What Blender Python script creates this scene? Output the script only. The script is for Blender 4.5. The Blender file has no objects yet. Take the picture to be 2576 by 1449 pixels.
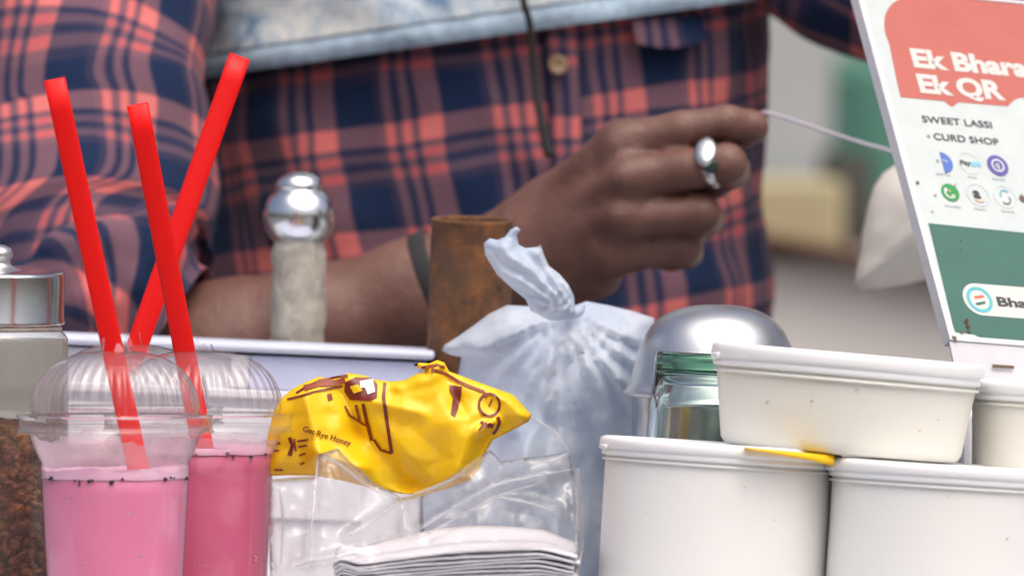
import bpy, bmesh, math, random
import numpy as np
from mathutils import Vector, Matrix, noise as mnoise
from mathutils.geometry import delaunay_2d_cdt

random.seed(7); np.random.seed(7)
SC = bpy.context.scene
COL = SC.collection
R = math.radians

# ------------------------------------------------------------------ camera
PITCH = R(1.0)
CAM = Vector((0.0, -5.0, 1.123))
cd = bpy.data.cameras.new('camera'); cam = bpy.data.objects.new('camera', cd); COL.objects.link(cam)
cam.location = CAM; cam.rotation_euler = (R(90) - PITCH, 0, 0)
cd.sensor_width = 36; cd.lens = 360; cd.clip_start = 0.1; cd.clip_end = 400
cd.dof.use_dof = True; cd.dof.focus_distance = 5.09; cd.dof.aperture_fstop = 8.5; cd.dof.aperture_blades = 9
SC.camera = cam

# ------------------------------------------------------------------ sky, sun, exposure (soft overcast daylight)
w = bpy.data.worlds.new('World'); SC.world = w; w.use_nodes = True
nt = w.node_tree; bg = nt.nodes['Background']
sky = nt.nodes.new('ShaderNodeTexSky'); sky.sky_type = 'NISHITA'; sky.sun_disc = False
SUN_EL, SUN_AZ = R(65), R(155)
sky.sun_elevation = SUN_EL; sky.sun_rotation = SUN_AZ
sky.air_density = 1.0; sky.dust_density = 9.0; sky.ozone_density = 1.0
nt.links.new(sky.outputs[0], bg.inputs[0]); bg.inputs[1].default_value = 0.15
sl = bpy.data.lights.new('sun', 'SUN'); sun = bpy.data.objects.new('sun', sl); COL.objects.link(sun)
sl.energy = 1.1; sl.angle = R(80); sl.color = (1.0, 0.975, 0.945)
sdir = Vector((math.sin(SUN_AZ) * math.cos(SUN_EL), math.cos(SUN_AZ) * math.cos(SUN_EL), math.sin(SUN_EL)))
sun.rotation_euler = sdir.to_track_quat('Z', 'Y').to_euler()
sun.location = sdir * 10
SC.view_settings.view_transform = 'Standard'; SC.view_settings.look = 'None'
SC.view_settings.exposure = 0.12; SC.view_settings.gamma = 1.0; SC.view_settings.use_curve_mapping = False
SC.cycles.use_denoising = True
SC.cycles.max_bounces = 10; SC.cycles.transparent_max_bounces = 24; SC.cycles.transmission_bounces = 10
SC.cycles.caustics_reflective = False; SC.cycles.caustics_refractive = False
SC.cycles.sample_clamp_indirect = 6

# ------------------------------------------------------------------ picture plane to place: a point at picture position (u, v) and depth Y
F = Vector((0, math.cos(PITCH), -math.sin(PITCH))); UP = Vector((0, math.sin(PITCH), math.cos(PITCH)))
def ray(u, v): return F + Vector(((u - 1288) / 25760, 0, 0)) + UP * ((724.5 - v) / 25760)
def P(u, v, Y):
    r = ray(u, v); return CAM + r * ((Y - CAM.y) / r.y)
def L(n, Y=0.0): return n * (Y + 5.0) / 25760

# ------------------------------------------------------------------ node materials
def srgb(r, g, b):
    f = lambda c: (c / 255) / 12.92 if c / 255 <= 0.04045 else ((c / 255 + 0.055) / 1.055) ** 2.4
    return (f(r), f(g), f(b), 1)
class NT:
    def __init__(s, name):
        s.m = bpy.data.materials.new(name); s.m.use_nodes = True; s.t = s.m.node_tree
        s.b = s.t.nodes['Principled BSDF']; s.out = s.t.nodes['Material Output']
    def n(s, typ, **kw):
        x = s.t.nodes.new(typ)
        for k, v in kw.items():
            if k in ('operation', 'blend_type', 'data_type', 'feature', 'noise_dimensions', 'distance', 'wave_type', 'bands_direction', 'uv_map', 'interpolation_type', 'attribute_name'): setattr(x, k, v)
        return x
    def l(s, a, b): s.t.links.new(a, b)
    def co(s, kind='Object'): return s.n('ShaderNodeTexCoord').outputs[kind]
    def math(s, op, a, b=None, c=None):
        x = s.n('ShaderNodeMath', operation=op)
        for i, q in enumerate((a, b, c)):
            if q is None: continue
            if hasattr(q, 'is_output'): s.l(q, x.inputs[i])
            else: x.inputs[i].default_value = q
        return x.outputs[0]
    def noise(s, scale, detail=4, rough=.6, co=None, dist=0):
        x = s.n('ShaderNodeTexNoise'); x.inputs['Scale'].default_value = scale; x.inputs['Detail'].default_value = detail
        x.inputs['Roughness'].default_value = rough; x.inputs['Distortion'].default_value = dist
        s.l(co or s.co(), x.inputs['Vector']); return x.outputs['Fac']
    def ramp(s, fac, stops, interp='LINEAR'):
        x = s.n('ShaderNodeValToRGB'); cr = x.color_ramp; cr.interpolation = interp
        while len(cr.elements) < len(stops): cr.elements.new(0.5)
        for e, (p, c) in zip(cr.elements, stops):
            e.position = p; e.color = c if len(c) == 4 else (*c, 1)
        s.l(fac, x.inputs[0]); return x.outputs[0]
    def mix(s, fac, a, b, blend='MIX'):
        x = s.n('ShaderNodeMix', data_type='RGBA', blend_type=blend)
        for i, q in ((0, fac), (6, a), (7, b)):
            if hasattr(q, 'is_output'): s.l(q, x.inputs[i])
            else: x.inputs[i].default_value = q
        return x.outputs[2]
    def bump(s, h, strength=.3, dist=.001):
        x = s.n('ShaderNodeBump'); x.inputs['Strength'].default_value = strength; x.inputs['Distance'].default_value = dist
        s.l(h, x.inputs['Height']); s.l(x.outputs[0], s.b.inputs['Normal']); return x.outputs[0]
    def set(s, **kw):
        for k, v in kw.items():
            i = s.b.inputs[k.replace('_', ' ')]
            if hasattr(v, 'is_output'): s.l(v, i)
            else: i.default_value = v
        return s
def vary(name, c, amt=.15, scale=40, rough=.5, bump=0, bscale=120, **kw):
    s = NT(name); d = tuple(x * (1 - amt) for x in c[:3]) + (1,)
    s.set(Base_Color=s.ramp(s.noise(scale), [(.3, d), (.7, c)]), Roughness=rough, **kw)
    if bump: s.bump(s.noise(bscale, 6), bump)
    return s.m
def film(name, tint, diffuse=.12, rough=.08, transp=(1, 1, 1, 1), edge=.0, bump=0, bscale=60, refl=.6, dark=.55):
    """clear thin plastic: transparent sheet, mirror-like at a slant, with a little milky haze"""
    s = NT(name); t = s.t; t.nodes.remove(s.b)
    tr = s.n('ShaderNodeBsdfTransparent')
    gl = s.n('ShaderNodeBsdfGlossy'); gl.inputs['Roughness'].default_value = rough
    df = s.n('ShaderNodeBsdfDiffuse'); df.inputs[0].default_value = tint
    tl = s.n('ShaderNodeBsdfTranslucent'); tl.inputs[0].default_value = tint
    lw = s.n('ShaderNodeLayerWeight'); lw.inputs['Blend'].default_value = .35
    fc = s.n('ShaderNodeLayerWeight'); fc.inputs['Blend'].default_value = .5
    f4 = s.math('POWER', fc.outputs['Facing'], 4.0); frs = s.math('MULTIPLY_ADD', f4, refl, .06)
    s.l(s.mix(f4, transp, tuple(x * dark for x in transp[:3]) + (1,)), tr.inputs[0])
    h = s.n('ShaderNodeMixShader'); h.inputs[0].default_value = .5; s.l(df.outputs[0], h.inputs[1]); s.l(tl.outputs[0], h.inputs[2])
    m1 = s.n('ShaderNodeMixShader'); s.l(s.math('MULTIPLY_ADD', lw.outputs['Facing'], edge, diffuse), m1.inputs[0])
    s.l(tr.outputs[0], m1.inputs[1]); s.l(h.outputs[0], m1.inputs[2])
    m2 = s.n('ShaderNodeMixShader'); s.l(frs, m2.inputs[0])
    s.l(m1.outputs[0], m2.inputs[1]); s.l(gl.outputs[0], m2.inputs[2])
    if bump:
        b = s.n('ShaderNodeBump'); b.inputs['Strength'].default_value = bump; b.inputs['Distance'].default_value = .002
        s.l(s.noise(bscale, 3), b.inputs['Height'])
        for x in (gl, df, fc): s.l(b.outputs[0], x.inputs['Normal'])
    s.l(m2.outputs[0], s.out.inputs[0]); return s.m

M = {}
# shirt: woven check of navy and coral yarns, mapped in metres of cloth
def plaid():
    s = NT('plaid_cotton'); uv = s.n('ShaderNodeUVMap'); uv.uv_map = 'cloth'
    wob = s.n('ShaderNodeTexNoise'); wob.inputs['Scale'].default_value = 14; wob.inputs['Detail'].default_value = 2; s.l(uv.outputs[0], wob.inputs[0])
    sep = s.n('ShaderNodeSeparateXYZ'); s.l(uv.outputs[0], sep.inputs[0])
    w2 = s.math('MULTIPLY_ADD', wob.outputs['Fac'], .010, -.005)
    st = [(0, 0), (.37, .06), (.39, 1), (.60, .10), (.67, .92), (.75, .10), (.83, .92), (.92, .14)]
    def bands(c, k):
        f = s.math('FRACT', s.math('ADD', s.math('MULTIPLY', s.math('ADD', c, w2), 1 / .058), 100.0))
        stops = []
        for i, (p, v) in enumerate(st):
            v = v if not (k and i in (4, 6)) else v * .72
            nx = st[i + 1][0] if i + 1 < len(st) else 1.0
            stops += [(p + .012, (v, v, v)), (nx - .012, (v, v, v))]
        return s.ramp(f, stops)
    a, b = bands(sep.outputs[0], 0), bands(sep.outputs[1], 1)
    av = s.math('MULTIPLY', s.math('ADD', a, b), .5)
    col = s.ramp(av, [(0, srgb(28, 44, 76)), (.45, srgb(106, 82, 97)), (.6, srgb(130, 92, 103)), (.85, srgb(196, 98, 102)), (1, srgb(212, 120, 118))])
    fade = s.noise(9, 3)
    col = s.mix(.16, col, s.ramp(fade, [(.35, (.0, .0, .0)), (.7, (.55, .5, .52))]), 'SOFT_LIGHT')
    s.set(Base_Color=col, Roughness=.9, Sheen_Weight=.04)
    s.b.inputs['Specular IOR Level'].default_value = .15
    s.bump(s.noise(55, 5), .35, .002); return s.m
M['plaid'] = plaid()
def denim():
    s = NT('bleached_denim')
    a = s.noise(30, 5, .65, dist=.6); b = s.noise(300, 2)
    c = s.ramp(a, [(.36, srgb(120, 150, 182)), (.48, srgb(192, 206, 216)), (.62, srgb(232, 234, 230))])
    s.set(Base_Color=s.mix(.6, c, s.ramp(b, [(.3, (.66, .72, .78)), (.7, (1, 1, 1))]), 'MULTIPLY'), Roughness=1.0); s.b.inputs['Specular IOR Level'].default_value = .1
    s.bump(s.noise(60, 5), .4, .002); return s.m
M['denim'] = denim()
M['denim_hem'] = vary('denim_hem', srgb(172, 196, 216), .35, 150, .95, .4, 400)
M['trousers'] = vary('dark_trousers', srgb(45, 48, 58), .3, 60, .9)
def skin():
    s = NT('brown_skin')
    a = s.noise(38, 5, .6); b = s.noise(8, 3)
    c = s.mix(s.ramp(b, [(.35, (0, 0, 0)), (.65, (1, 1, 1))]), srgb(104, 63, 51), srgb(116, 79, 68))
    c = s.mix(.45, c, s.ramp(a, [(.3, srgb(58, 35, 30)), (.7, srgb(128, 96, 88))]))
    s.set(Base_Color=c, Roughness=.47, Subsurface_Weight=.08, Subsurface_Radius=(.012, .005, .003), Subsurface_Scale=.5)
    v = s.n('ShaderNodeTexVoronoi', feature='DISTANCE_TO_EDGE'); v.inputs['Scale'].default_value = 420; s.l(s.co(), v.inputs['Vector'])
    s.bump(s.math('ADD', s.math('MULTIPLY', s.noise(160, 6), 1.0), s.math('MULTIPLY', v.outputs['Distance'], .6)), .5, .0014); return s.m
M['skin'] = skin()
M['hair'] = vary('black_hair', (.01, .009, .008, 1), .3, 200, .5, .5, 300)
M['silver'] = vary('silver', (.82, .82, .80, 1), .25, 200, .22, .15, 300, Metallic=1.0)
M['black'] = vary('black_cloth', (.02, .02, .024, 1), .3, 80, .8)
M['dark_stone'] = vary('dark_green_stone', (.02, .05, .045, 1), .2, 80, .15)
M['gold'] = vary('dull_brown_button', (.34, .22, .13, 1), .3, 80, .45)
# tabletop things
def straw():
    s = NT('red_straw_plastic')
    s.set(Base_Color=srgb(250, 36, 34), Roughness=.36); s.b.inputs['Specular IOR Level'].default_value = .4
    tl = s.n('ShaderNodeBsdfTranslucent'); tl.inputs[0].default_value = srgb(255, 54, 46)
    mx = s.n('ShaderNodeMixShader'); mx.inputs[0].default_value = .45; s.l(s.b.outputs[0], mx.inputs[1]); s.l(tl.outputs[0], mx.inputs[2]); s.l(mx.outputs[0], s.out.inputs[0])
    s.bump(s.noise(60, 3), .06); return s.m
M['straw'] = straw()
M['pet'] = film('clear_cup_plastic', (.92, .92, .95, 1), .035, .05, (.985, .985, .985, 1), .10, refl=.5, dark=.4)
M['residue'] = film('milky_pink_residue', (.90, .66, .76, 1), .34, .3, (1, .985, .99, 1), .25, refl=.2, dark=.9)
M['pet_rib'] = film('clear_lid_plastic', (.93, .93, .95, 1), .045, .04, (.985, .985, .985, 1), .08, refl=.75, dark=.42)
M['film'] = film('crinkled_clear_film', (.90, .90, .93, 1), .035, .10, (.99, .99, .99, 1), .16, .25, 70)
M['film_fold'] = film('folded_clear_film', (.95, .95, .97, 1), .38, .15, (.97, .97, .97, 1), .2)
def lassi(name, c, c2):
    s = NT(name)
    s.set(Base_Color=s.ramp(s.noise(26, 3), [(.3, c2), (.7, c)]), Roughness=.42, Subsurface_Weight=.3, Subsurface_Radius=(.01, .004, .006), Subsurface_Scale=.6)
    return s.m
M['lassi'] = lassi('rose_lassi', srgb(240, 138, 178), srgb(232, 124, 166))
M['lassi2'] = lassi('deep_rose_lassi', srgb(228, 106, 146), srgb(218, 94, 136))
M['foam'] = lassi('pale_foam', srgb(242, 196, 220), srgb(238, 176, 206))
M['seed'] = vary('black_seed', (.012, .010, .012, 1), .2, 100, .5)
M['tub'] = vary('cream_tub_plastic', srgb(230, 230, 228), .03, 18, .42, .05, 60, Subsurface_Weight=.2, Subsurface_Radius=(.02, .018, .012), Subsurface_Scale=.4)
M['tub_yellow'] = vary('yellowed_tub_plastic', srgb(230, 229, 221), .04, 14, .42, .05, 60, Subsurface_Weight=.2, Subsurface_Radius=(.02, .018, .01), Subsurface_Scale=.4)
M['lid'] = vary('white_lid_plastic', srgb(240, 241, 243), .02, 30, .35, .04, 50)
M['smudge'] = vary('brown_smudge', srgb(190, 176, 152), .3, 300, .7)
M['stain'] = vary('dark_speck', srgb(112, 92, 74), .3, 300, .7)
M['steel'] = vary('worn_steel', (.70, .71, .72, 1), .2, 25, .36, .08, 25, Metallic=1.0)
M['chrome'] = vary('chrome', (.78, .79, .80, 1), .12, 25, .20, .06, 25, Metallic=1.0)
M['steel_dull'] = vary('dull_steel', (.62, .62, .62, 1), .25, 40, .20, .1, 40, Metallic=1.0)
def glass(name, tint, rough=0.0):
    s = NT(name); s.set(Base_Color=tint, Roughness=rough, Transmission_Weight=1.0, IOR=1.5); return s.m
M['green_glass'] = glass('green_glass', (.96, 1, .98, 1), .0)
_va = M['green_glass'].node_tree.nodes.new('ShaderNodeVolumeAbsorption'); _va.inputs[0].default_value = (.42, .70, .57, 1); _va.inputs[1].default_value = 42
M['green_glass'].node_tree.links.new(_va.outputs[0], M['green_glass'].node_tree.nodes['Material Output'].inputs['Volume'])
M['jar_glass'] = film('dusty_jar_glass', (.62, .62, .57, 1), .10, .12, (.93, .94, .92, 1), .15, .1, 20)
M['jar_dust'] = film('dust_coat', (.66, .66, .60, 1), .62, .3, (.93, .94, .92, 1), .1)
def rust():
    s = NT('rusty_iron')
    a = s.noise(70, 9, .72); b = s.noise(30, 6, .65)
    c = s.ramp(a, [(.30, srgb(64, 46, 36)), (.46, srgb(98, 68, 48)), (.58, srgb(128, 84, 50)), (.70, srgb(184, 116, 54))])
    c = s.mix(s.ramp(b, [(.46, (0, 0, 0)), (.64, (.7, .7, .7))]), c, srgb(92, 72, 58))
    s.set(Base_Color=c, Roughness=.85, Metallic=.1); s.bump(a, .6, .0015); return s.m
M['rust'] = rust()
def wrap():
    s = NT('grey_wrapping_tape')
    a = s.noise(70, 6, .7, dist=1.0); b = s.noise(20, 4)
    c = s.ramp(a, [(.3, srgb(120, 112, 100)), (.5, srgb(168, 160, 148)), (.7, srgb(200, 194, 184))])
    s.set(Base_Color=s.mix(.4, c, s.ramp(b, [(.35, srgb(140, 136, 126)), (.65, srgb(205, 200, 190))])), Roughness=.6); s.bump(a, .7, .002); return s.m
M['wrap'] = wrap()
M['tray'] = vary('white_tray_plastic', srgb(232, 234, 240), .05, 25, .4, .1, 40)
M['crate_rim'] = vary('crate_rim_plastic', srgb(206, 214, 234), .05, 25, .5)
M['lavender'] = vary('lavender_panel', srgb(206, 216, 246), .10, 35, .45, .1, 60)
def bagfilm():
    s = NT('thin_white_bag_film'); t = s.t
    c = s.ramp(s.noise(40, 4), [(.3, srgb(206, 222, 242)), (.7, srgb(236, 243, 251))])
    s.set(Base_Color=c, Roughness=.38)
    tl = s.n('ShaderNodeBsdfTranslucent'); s.l(c, tl.inputs[0])
    tr = s.n('ShaderNodeBsdfTransparent')
    bp = s.bump(s.noise(110, 6, .65, dist=1.2), .22, .002)
    m1 = s.n('ShaderNodeMixShader'); m1.inputs[0].default_value = .32; s.l(s.b.outputs[0], m1.inputs[1]); s.l(tl.outputs[0], m1.inputs[2])
    m2 = s.n('ShaderNodeMixShader'); m2.inputs[0].default_value = .24; s.l(m1.outputs[0], m2.inputs[1]); s.l(tr.outputs[0], m2.inputs[2])
    s.l(m2.outputs[0], s.out.inputs[0]); return s.m
M['bag'] = bagfilm()
M['bag_fill'] = vary('grey_blue_pouches', srgb(176, 194, 222), .35, 30, .6, .3, 40)
M['curd_bag'] = vary('cream_curd_pouch', srgb(255, 252, 245), .04, 20, .32, .2, 30, Subsurface_Weight=.0)
_m = M['curd_bag'].node_tree; _tl = _m.nodes.new('ShaderNodeBsdfTranslucent'); _tl.inputs[0].default_value = srgb(255, 254, 248); _mx = _m.nodes.new('ShaderNodeMixShader'); _mx.inputs[0].default_value = .3
_m.links.new(_m.nodes['Principled BSDF'].outputs[0], _mx.inputs[1]); _m.links.new(_tl.outputs[0], _mx.inputs[2]); _m.links.new(_mx.outputs[0], _m.nodes['Material Output'].inputs[0])
def yellow():
    s = NT('yellow_packet_film'); a = s.noise(50, 5, .6, dist=.8)
    s.set(Base_Color=s.ramp(a, [(.3, srgb(255, 208, 16)), (.7, srgb(255, 220, 34))]), Roughness=.32)
    tl = s.n('ShaderNodeBsdfTranslucent'); tl.inputs[0].default_value = srgb(255, 205, 20)
    mx = s.n('ShaderNodeMixShader'); mx.inputs[0].default_value = .22; s.l(s.b.outputs[0], mx.inputs[1]); s.l(tl.outputs[0], mx.inputs[2]); s.l(mx.outputs[0], s.out.inputs[0])
    s.bump(s.noise(80, 5, .6, dist=1), .25, .0012); return s.m
M['yellow'] = yellow()
M['maroon'] = vary('maroon_print', srgb(120, 36, 24), .2, 200, .4)
M['maroon_fade'] = vary('worn_maroon_print', srgb(160, 70, 40), .5, 300, .5)
M['white_print'] = vary('white_print', srgb(226, 214, 210), .1, 100, .5)
M['paper'] = vary('napkin_paper', srgb(220, 218, 225), .04, 120, .9, .25, 500)
M['string'] = vary('pale_string', srgb(196, 188, 204), .1, 300, .7)
def spice():
    s = NT('dried_spice'); a = s.noise(60, 5)
    s.set(Base_Color=s.ramp(a, [(.3, srgb(60, 32, 22)), (.5, srgb(118, 62, 36)), (.7, srgb(150, 104, 60))]), Roughness=.8); s.bump(a, .5); return s.m
M['spice'] = spice()
# sign
def sign_white():
    s = NT('sign_white_enamel'); a = s.noise(60, 4); b = s.noise(26, 6, .7)
    c = s.ramp(a, [(.3, srgb(188, 198, 199)), (.7, srgb(197, 206, 206))])
    s.set(Base_Color=s.mix(s.ramp(b, [(.62, (0, 0, 0)), (.8, (.5, .5, .5))]), c, srgb(196, 176, 152)), Roughness=.42); return s.m
M['sign_white'] = sign_white()
M['sign_edge'] = vary('sign_edge', srgb(214, 214, 220), .08, 60, .5)
M['coral'] = vary('coral_print', srgb(188, 110, 102), .07, 45, .65, Specular_IOR_Level=.2)
M['teal'] = vary('teal_print', srgb(76, 114, 106), .10, 45, .65, Specular_IOR_Level=.2)
M['print_white'] = vary('sign_lettering_white', srgb(206, 208, 205), .04, 80, .65, Specular_IOR_Level=.2)
M['print_black'] = vary('sign_lettering_dark', srgb(62, 66, 66), .2, 300, .5)
M['print_grey'] = vary('sign_caption_grey', srgb(150, 158, 158), .1, 300, .5)
M['print_pale'] = vary('sign_ring_grey', srgb(198, 206, 206), .04, 300, .5)
M['print_blue'] = vary('sign_blue', srgb(84, 114, 190), .1, 200, .5)
M['print_sky'] = vary('sign_sky_blue', srgb(130, 205, 240), .05, 200, .5)
M['print_purple'] = vary('sign_purple', srgb(92, 84, 158), .1, 200, .5)
M['print_green'] = vary('sign_green', srgb(52, 146, 76), .1, 200, .5)
M['print_orange'] = vary('sign_orange', srgb(236, 196, 160), .1, 200, .5)
M['print_teal'] = vary('sign_ring_teal', srgb(86, 182, 194), .1, 200, .5)
M['print_red'] = vary('sign_red', srgb(224, 100, 84), .1, 200, .5)
M['rust_spot'] = vary('rust_spot', srgb(104, 62, 34), .5, 300, .8)
# background
M['road'] = vary('grey_ground', (.16, .155, .15, 1), .2, 3, .9, .2, 60)
M['concrete'] = vary('grey_concrete', srgb(238, 232, 226), .12, 4, .9, .2, 30)
_w = NT('mottled_grey_wall'); _w.set(Base_Color=_w.ramp(_w.noise(1.6, 3, .6), [(.36, srgb(120, 134, 126)), (.5, srgb(172, 176, 176)), (.66, srgb(186, 188, 188))]), Roughness=.9); M['grey_wall'] = _w.m
M['plank'] = vary('brown_plank', srgb(96, 62, 46), .25, 20, .8)
M['carton'] = vary('tan_carton', srgb(178, 168, 134), .10, 8, .85)
M['green_drum'] = vary('green_drum_plastic', srgb(96, 150, 130), .15, 6, .5)
M['dark_cloth'] = vary('dark_olive_cloth', srgb(62, 62, 56), .2, 10, .9)
M['table'] = vary('table_laminate', srgb(205, 208, 214), .08, 12, .45)
M['table_leg'] = vary('table_leg_paint', srgb(70, 90, 110), .2, 20, .5)

# ------------------------------------------------------------------ object helpers
def tag(o, label, cat, group=None, kind=None):
    if label: o['label'] = label
    if cat: o['category'] = cat
    if group: o['group'] = group
    if kind: o['kind'] = kind
    return o
def thing(name, label, cat, loc=(0, 0, 0), group=None):
    o = bpy.data.objects.new(name, None); COL.objects.link(o); o.location = loc; o.empty_display_size = .02
    return tag(o, label, cat, group)
def mesh(name, V, Fc, mat, parent=None, smooth=True, uv=None, local=False, root=None):
    me = bpy.data.meshes.new(name); me.from_pydata([tuple(v) for v in V], [], [tuple(f) for f in Fc]); me.update()
    if smooth: me.polygons.foreach_set('use_smooth', [True] * len(me.polygons))
    if uv is not None:
        lay = me.uv_layers.new(name='cloth'); idx = np.empty(len(me.loops), dtype=np.int32); me.loops.foreach_get('vertex_index', idx)
        lay.data.foreach_set('uv', np.asarray(uv, dtype=np.float32)[idx].ravel())
    for m_ in (mat if isinstance(mat, (list, tuple)) else [mat]): me.materials.append(M[m_] if isinstance(m_, str) else m_)
    o = bpy.data.objects.new(name, me); COL.objects.link(o)
    if parent is not None:
        o.parent = parent
        if not local:
            r = root or parent
            while r.parent is not None: r = r.parent
            mt = Matrix.LocRotScale(r.location, r.rotation_euler, r.scale) if parent is r else Matrix.LocRotScale(r.location, r.rotation_euler, r.scale)
            # children hold world coordinates: cancel the root's own transform once
            o.matrix_parent_inverse = mt.inverted() if parent is r else Matrix()
    return o
def lathe_data(prof, n=64, fl=None):
    V, Fc = [], []
    k = len(prof)
    for i in range(n):
        a = 2 * math.pi * i / n
        for j, (r, z) in enumerate(prof):
            rr = r * (1 + (fl(a, j, r, z) if fl else 0)); V.append((rr * math.cos(a), rr * math.sin(a), z))
    for i in range(n):
        for j in range(k - 1):
            a, b = i * k + j, ((i + 1) % n) * k + j
            if prof[j][0] < 1e-6: Fc.append((a, b + 1, a + 1))
            elif prof[j + 1][0] < 1e-6: Fc.append((a, b, a + 1))
            else: Fc.append((a, b, b + 1, a + 1))
    return V, Fc
def xf(V, mat4): return [mat4 @ Vector(v) for v in V]
def smooth_prof(pts, sub=4):
    out = []
    for i in range(len(pts) - 1):
        p0 = pts[max(i - 1, 0)]; p1 = pts[i]; p2 = pts[i + 1]; p3 = pts[min(i + 2, len(pts) - 1)]
        for s in range(sub):
            t = s / sub
            out.append(tuple(.5 * (2 * p1[q] + (p2[q] - p0[q]) * t + (2 * p0[q] - 5 * p1[q] + 4 * p2[q] - p3[q]) * t * t + (3 * p1[q] - p0[q] - 3 * p2[q] + p3[q]) * t ** 3) for q in range(len(p1))))
    out.append(tuple(pts[-1])); return out
def tube_data(path, rad, n=16, flat=1.0, cap=True, side=None, sq=1.0):
    """tube along path; rad a number or a list; flat squeezes it along the view depth"""
    path = [Vector(p) for p in path]; V, Fc = [], []
    for i, p in enumerate(path):
        t = (path[min(i + 1, len(path) - 1)] - path[max(i - 1, 0)]).normalized()
        ref = side or Vector((0, 1, 0))
        a = t.cross(ref)
        if a.length < 1e-4: a = t.cross(Vector((1, 0, 0)))
        a.normalize(); b = a.cross(t).normalized()
        r = rad[i] if isinstance(rad, (list, tuple)) else rad
        for k in range(n):
            c = 2 * math.pi * k / n; cc, ss = math.cos(c), math.sin(c); cc = math.copysign(abs(cc) ** sq, cc); ss = math.copysign(abs(ss) ** sq, ss); V.append(p + a * (r * cc) + b * (r * flat * ss))
    for i in range(len(path) - 1):
        for k in range(n):
            Fc.append((i * n + k, i * n + (k + 1) % n, (i + 1) * n + (k + 1) % n, (i + 1) * n + k))
    if cap: Fc.append(tuple(range(n - 1, -1, -1))); Fc.append(tuple((len(path) - 1) * n + k for k in range(n)))
    return V, Fc
def box_data(x0, x1, y0, y1, z0, z1, bev=0.0):
    bm = bmesh.new(); bmesh.ops.create_cube(bm, size=1.0)
    for v in bm.verts: v.co = Vector(((x0 + x1) / 2 + v.co.x * (x1 - x0), (y0 + y1) / 2 + v.co.y * (y1 - y0), (z0 + z1) / 2 + v.co.z * (z1 - z0)))
    if bev: bmesh.ops.bevel(bm, geom=bm.edges[:], offset=bev, segments=2, affect='EDGES', profile=.5)
    bm.verts.index_update(); V = [v.co.copy() for v in bm.verts]; Fc = [[v.index for v in f.verts] for f in bm.faces]; bm.free(); return V, Fc
def seg_dist(p, a, b):
    p, a, b = np.asarray(p, float), np.asarray(a, float), np.asarray(b, float)
    d = b - a; t = np.clip(((p - a) @ d) / max(d @ d, 1e-9), 0, 1); return np.linalg.norm(p - a - t[:, None] * d, axis=1), t
def cdt_fill(outline, step, jit=.25):
    n = len(outline); o = []
    for i in range(n):
        a, b = np.array(outline[i], float), np.array(outline[(i + 1) % n], float)
        k = max(1, int(np.linalg.norm(b - a) / step))
        for j in range(k): o.append(a + (b - a) * j / k)
    o = np.array(o); mn, mx = o.min(0), o.max(0); pts = []
    row = 0; y = mn[1] + step / 2
    while y < mx[1]:
        x = mn[0] + (step / 2 if row % 2 else 0)
        while x < mx[0]:
            pts.append((x + random.uniform(-jit, jit) * step, y + random.uniform(-jit, jit) * step)); x += step
        y += step * .87; row += 1
    pts = np.array(pts)
    x, y = pts[:, 0], pts[:, 1]; ins = np.zeros(len(pts), bool)
    for i in range(len(o)):
        x1, y1 = o[i]; x2, y2 = o[(i + 1) % len(o)]
        c = ((y1 > y) != (y2 > y)); xx = (x2 - x1) * (y - y1) / ((y2 - y1) if y2 != y1 else 1e-9) + x1
        ins ^= c & (x < xx)
    def bdist(q):
        dd = np.full(len(q), 1e9)
        for i in range(len(o)): dd = np.minimum(dd, seg_dist(q, o[i], o[(i + 1) % len(o)])[0])
        return dd
    pts = pts[ins]; pts = pts[bdist(pts) > step * .45]
    allp = [Vector((float(a), float(b))) for a, b in np.vstack([o, pts])]
    vs, es, fs, *_ = delaunay_2d_cdt(allp, [(i, (i + 1) % len(o)) for i in range(len(o))], [], 1, 1e-4)
    q = np.array([(v.x, v.y) for v in vs]); return q, [tuple(f) for f in fs], bdist(q)
def pillow(name, outline, step, Y, front, back, mat, parent, both=True):
    """closed crumpled bag: front(q, dist) and back(q, dist) give the depth offsets in metres"""
    q, fs, d = cdt_fill(outline, step)
    fo, bo = front(q, d), back(q, d)
    V = [P(a, b, Y - o) for (a, b), o in zip(q, fo)]; Fc = []
    for f in fs:
        a, b, c = (Vector((q[i][0], -q[i][1])) for i in f)
        cw = (b - a).x * (c - a).y - (b - a).y * (c - a).x
        Fc.append(f if cw > 0 else f[::-1])
    if both:
        n = len(V); mp = {}
        for i in range(n):
            if d[i] < 1e-3: mp[i] = i
            else: mp[i] = len(V); V.append(P(q[i][0], q[i][1], Y + bo[i]))
        Fc += [tuple(mp[i] for i in f[::-1]) for f in Fc[:]]
    return mesh(name, V, Fc, mat, parent), (q, fo)
def vnoise(q, s, seed=0, kind='n'):
    out = np.empty(len(q))
    for i, (a, b) in enumerate(q):
        p = Vector((a * s + seed * 7.3, b * s - seed * 3.1, seed * 1.7))
        if kind == 'n': out[i] = mnoise.noise(p)
        else:
            dd = mnoise.voronoi(p)[0]; out[i] = dd[1] - dd[0] if kind == 'e' else dd[0]
    return out
def ridge(q, segs):
    out = np.zeros(len(q))
    for (u1, v1, u2, v2, amp, wd) in segs:
        d, t = seg_dist(q, (u1, v1), (u2, v2)); out += amp * np.maximum(0, 1 - d / wd) ** 1.3
    return out

TABLE_Z = .85
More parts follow.
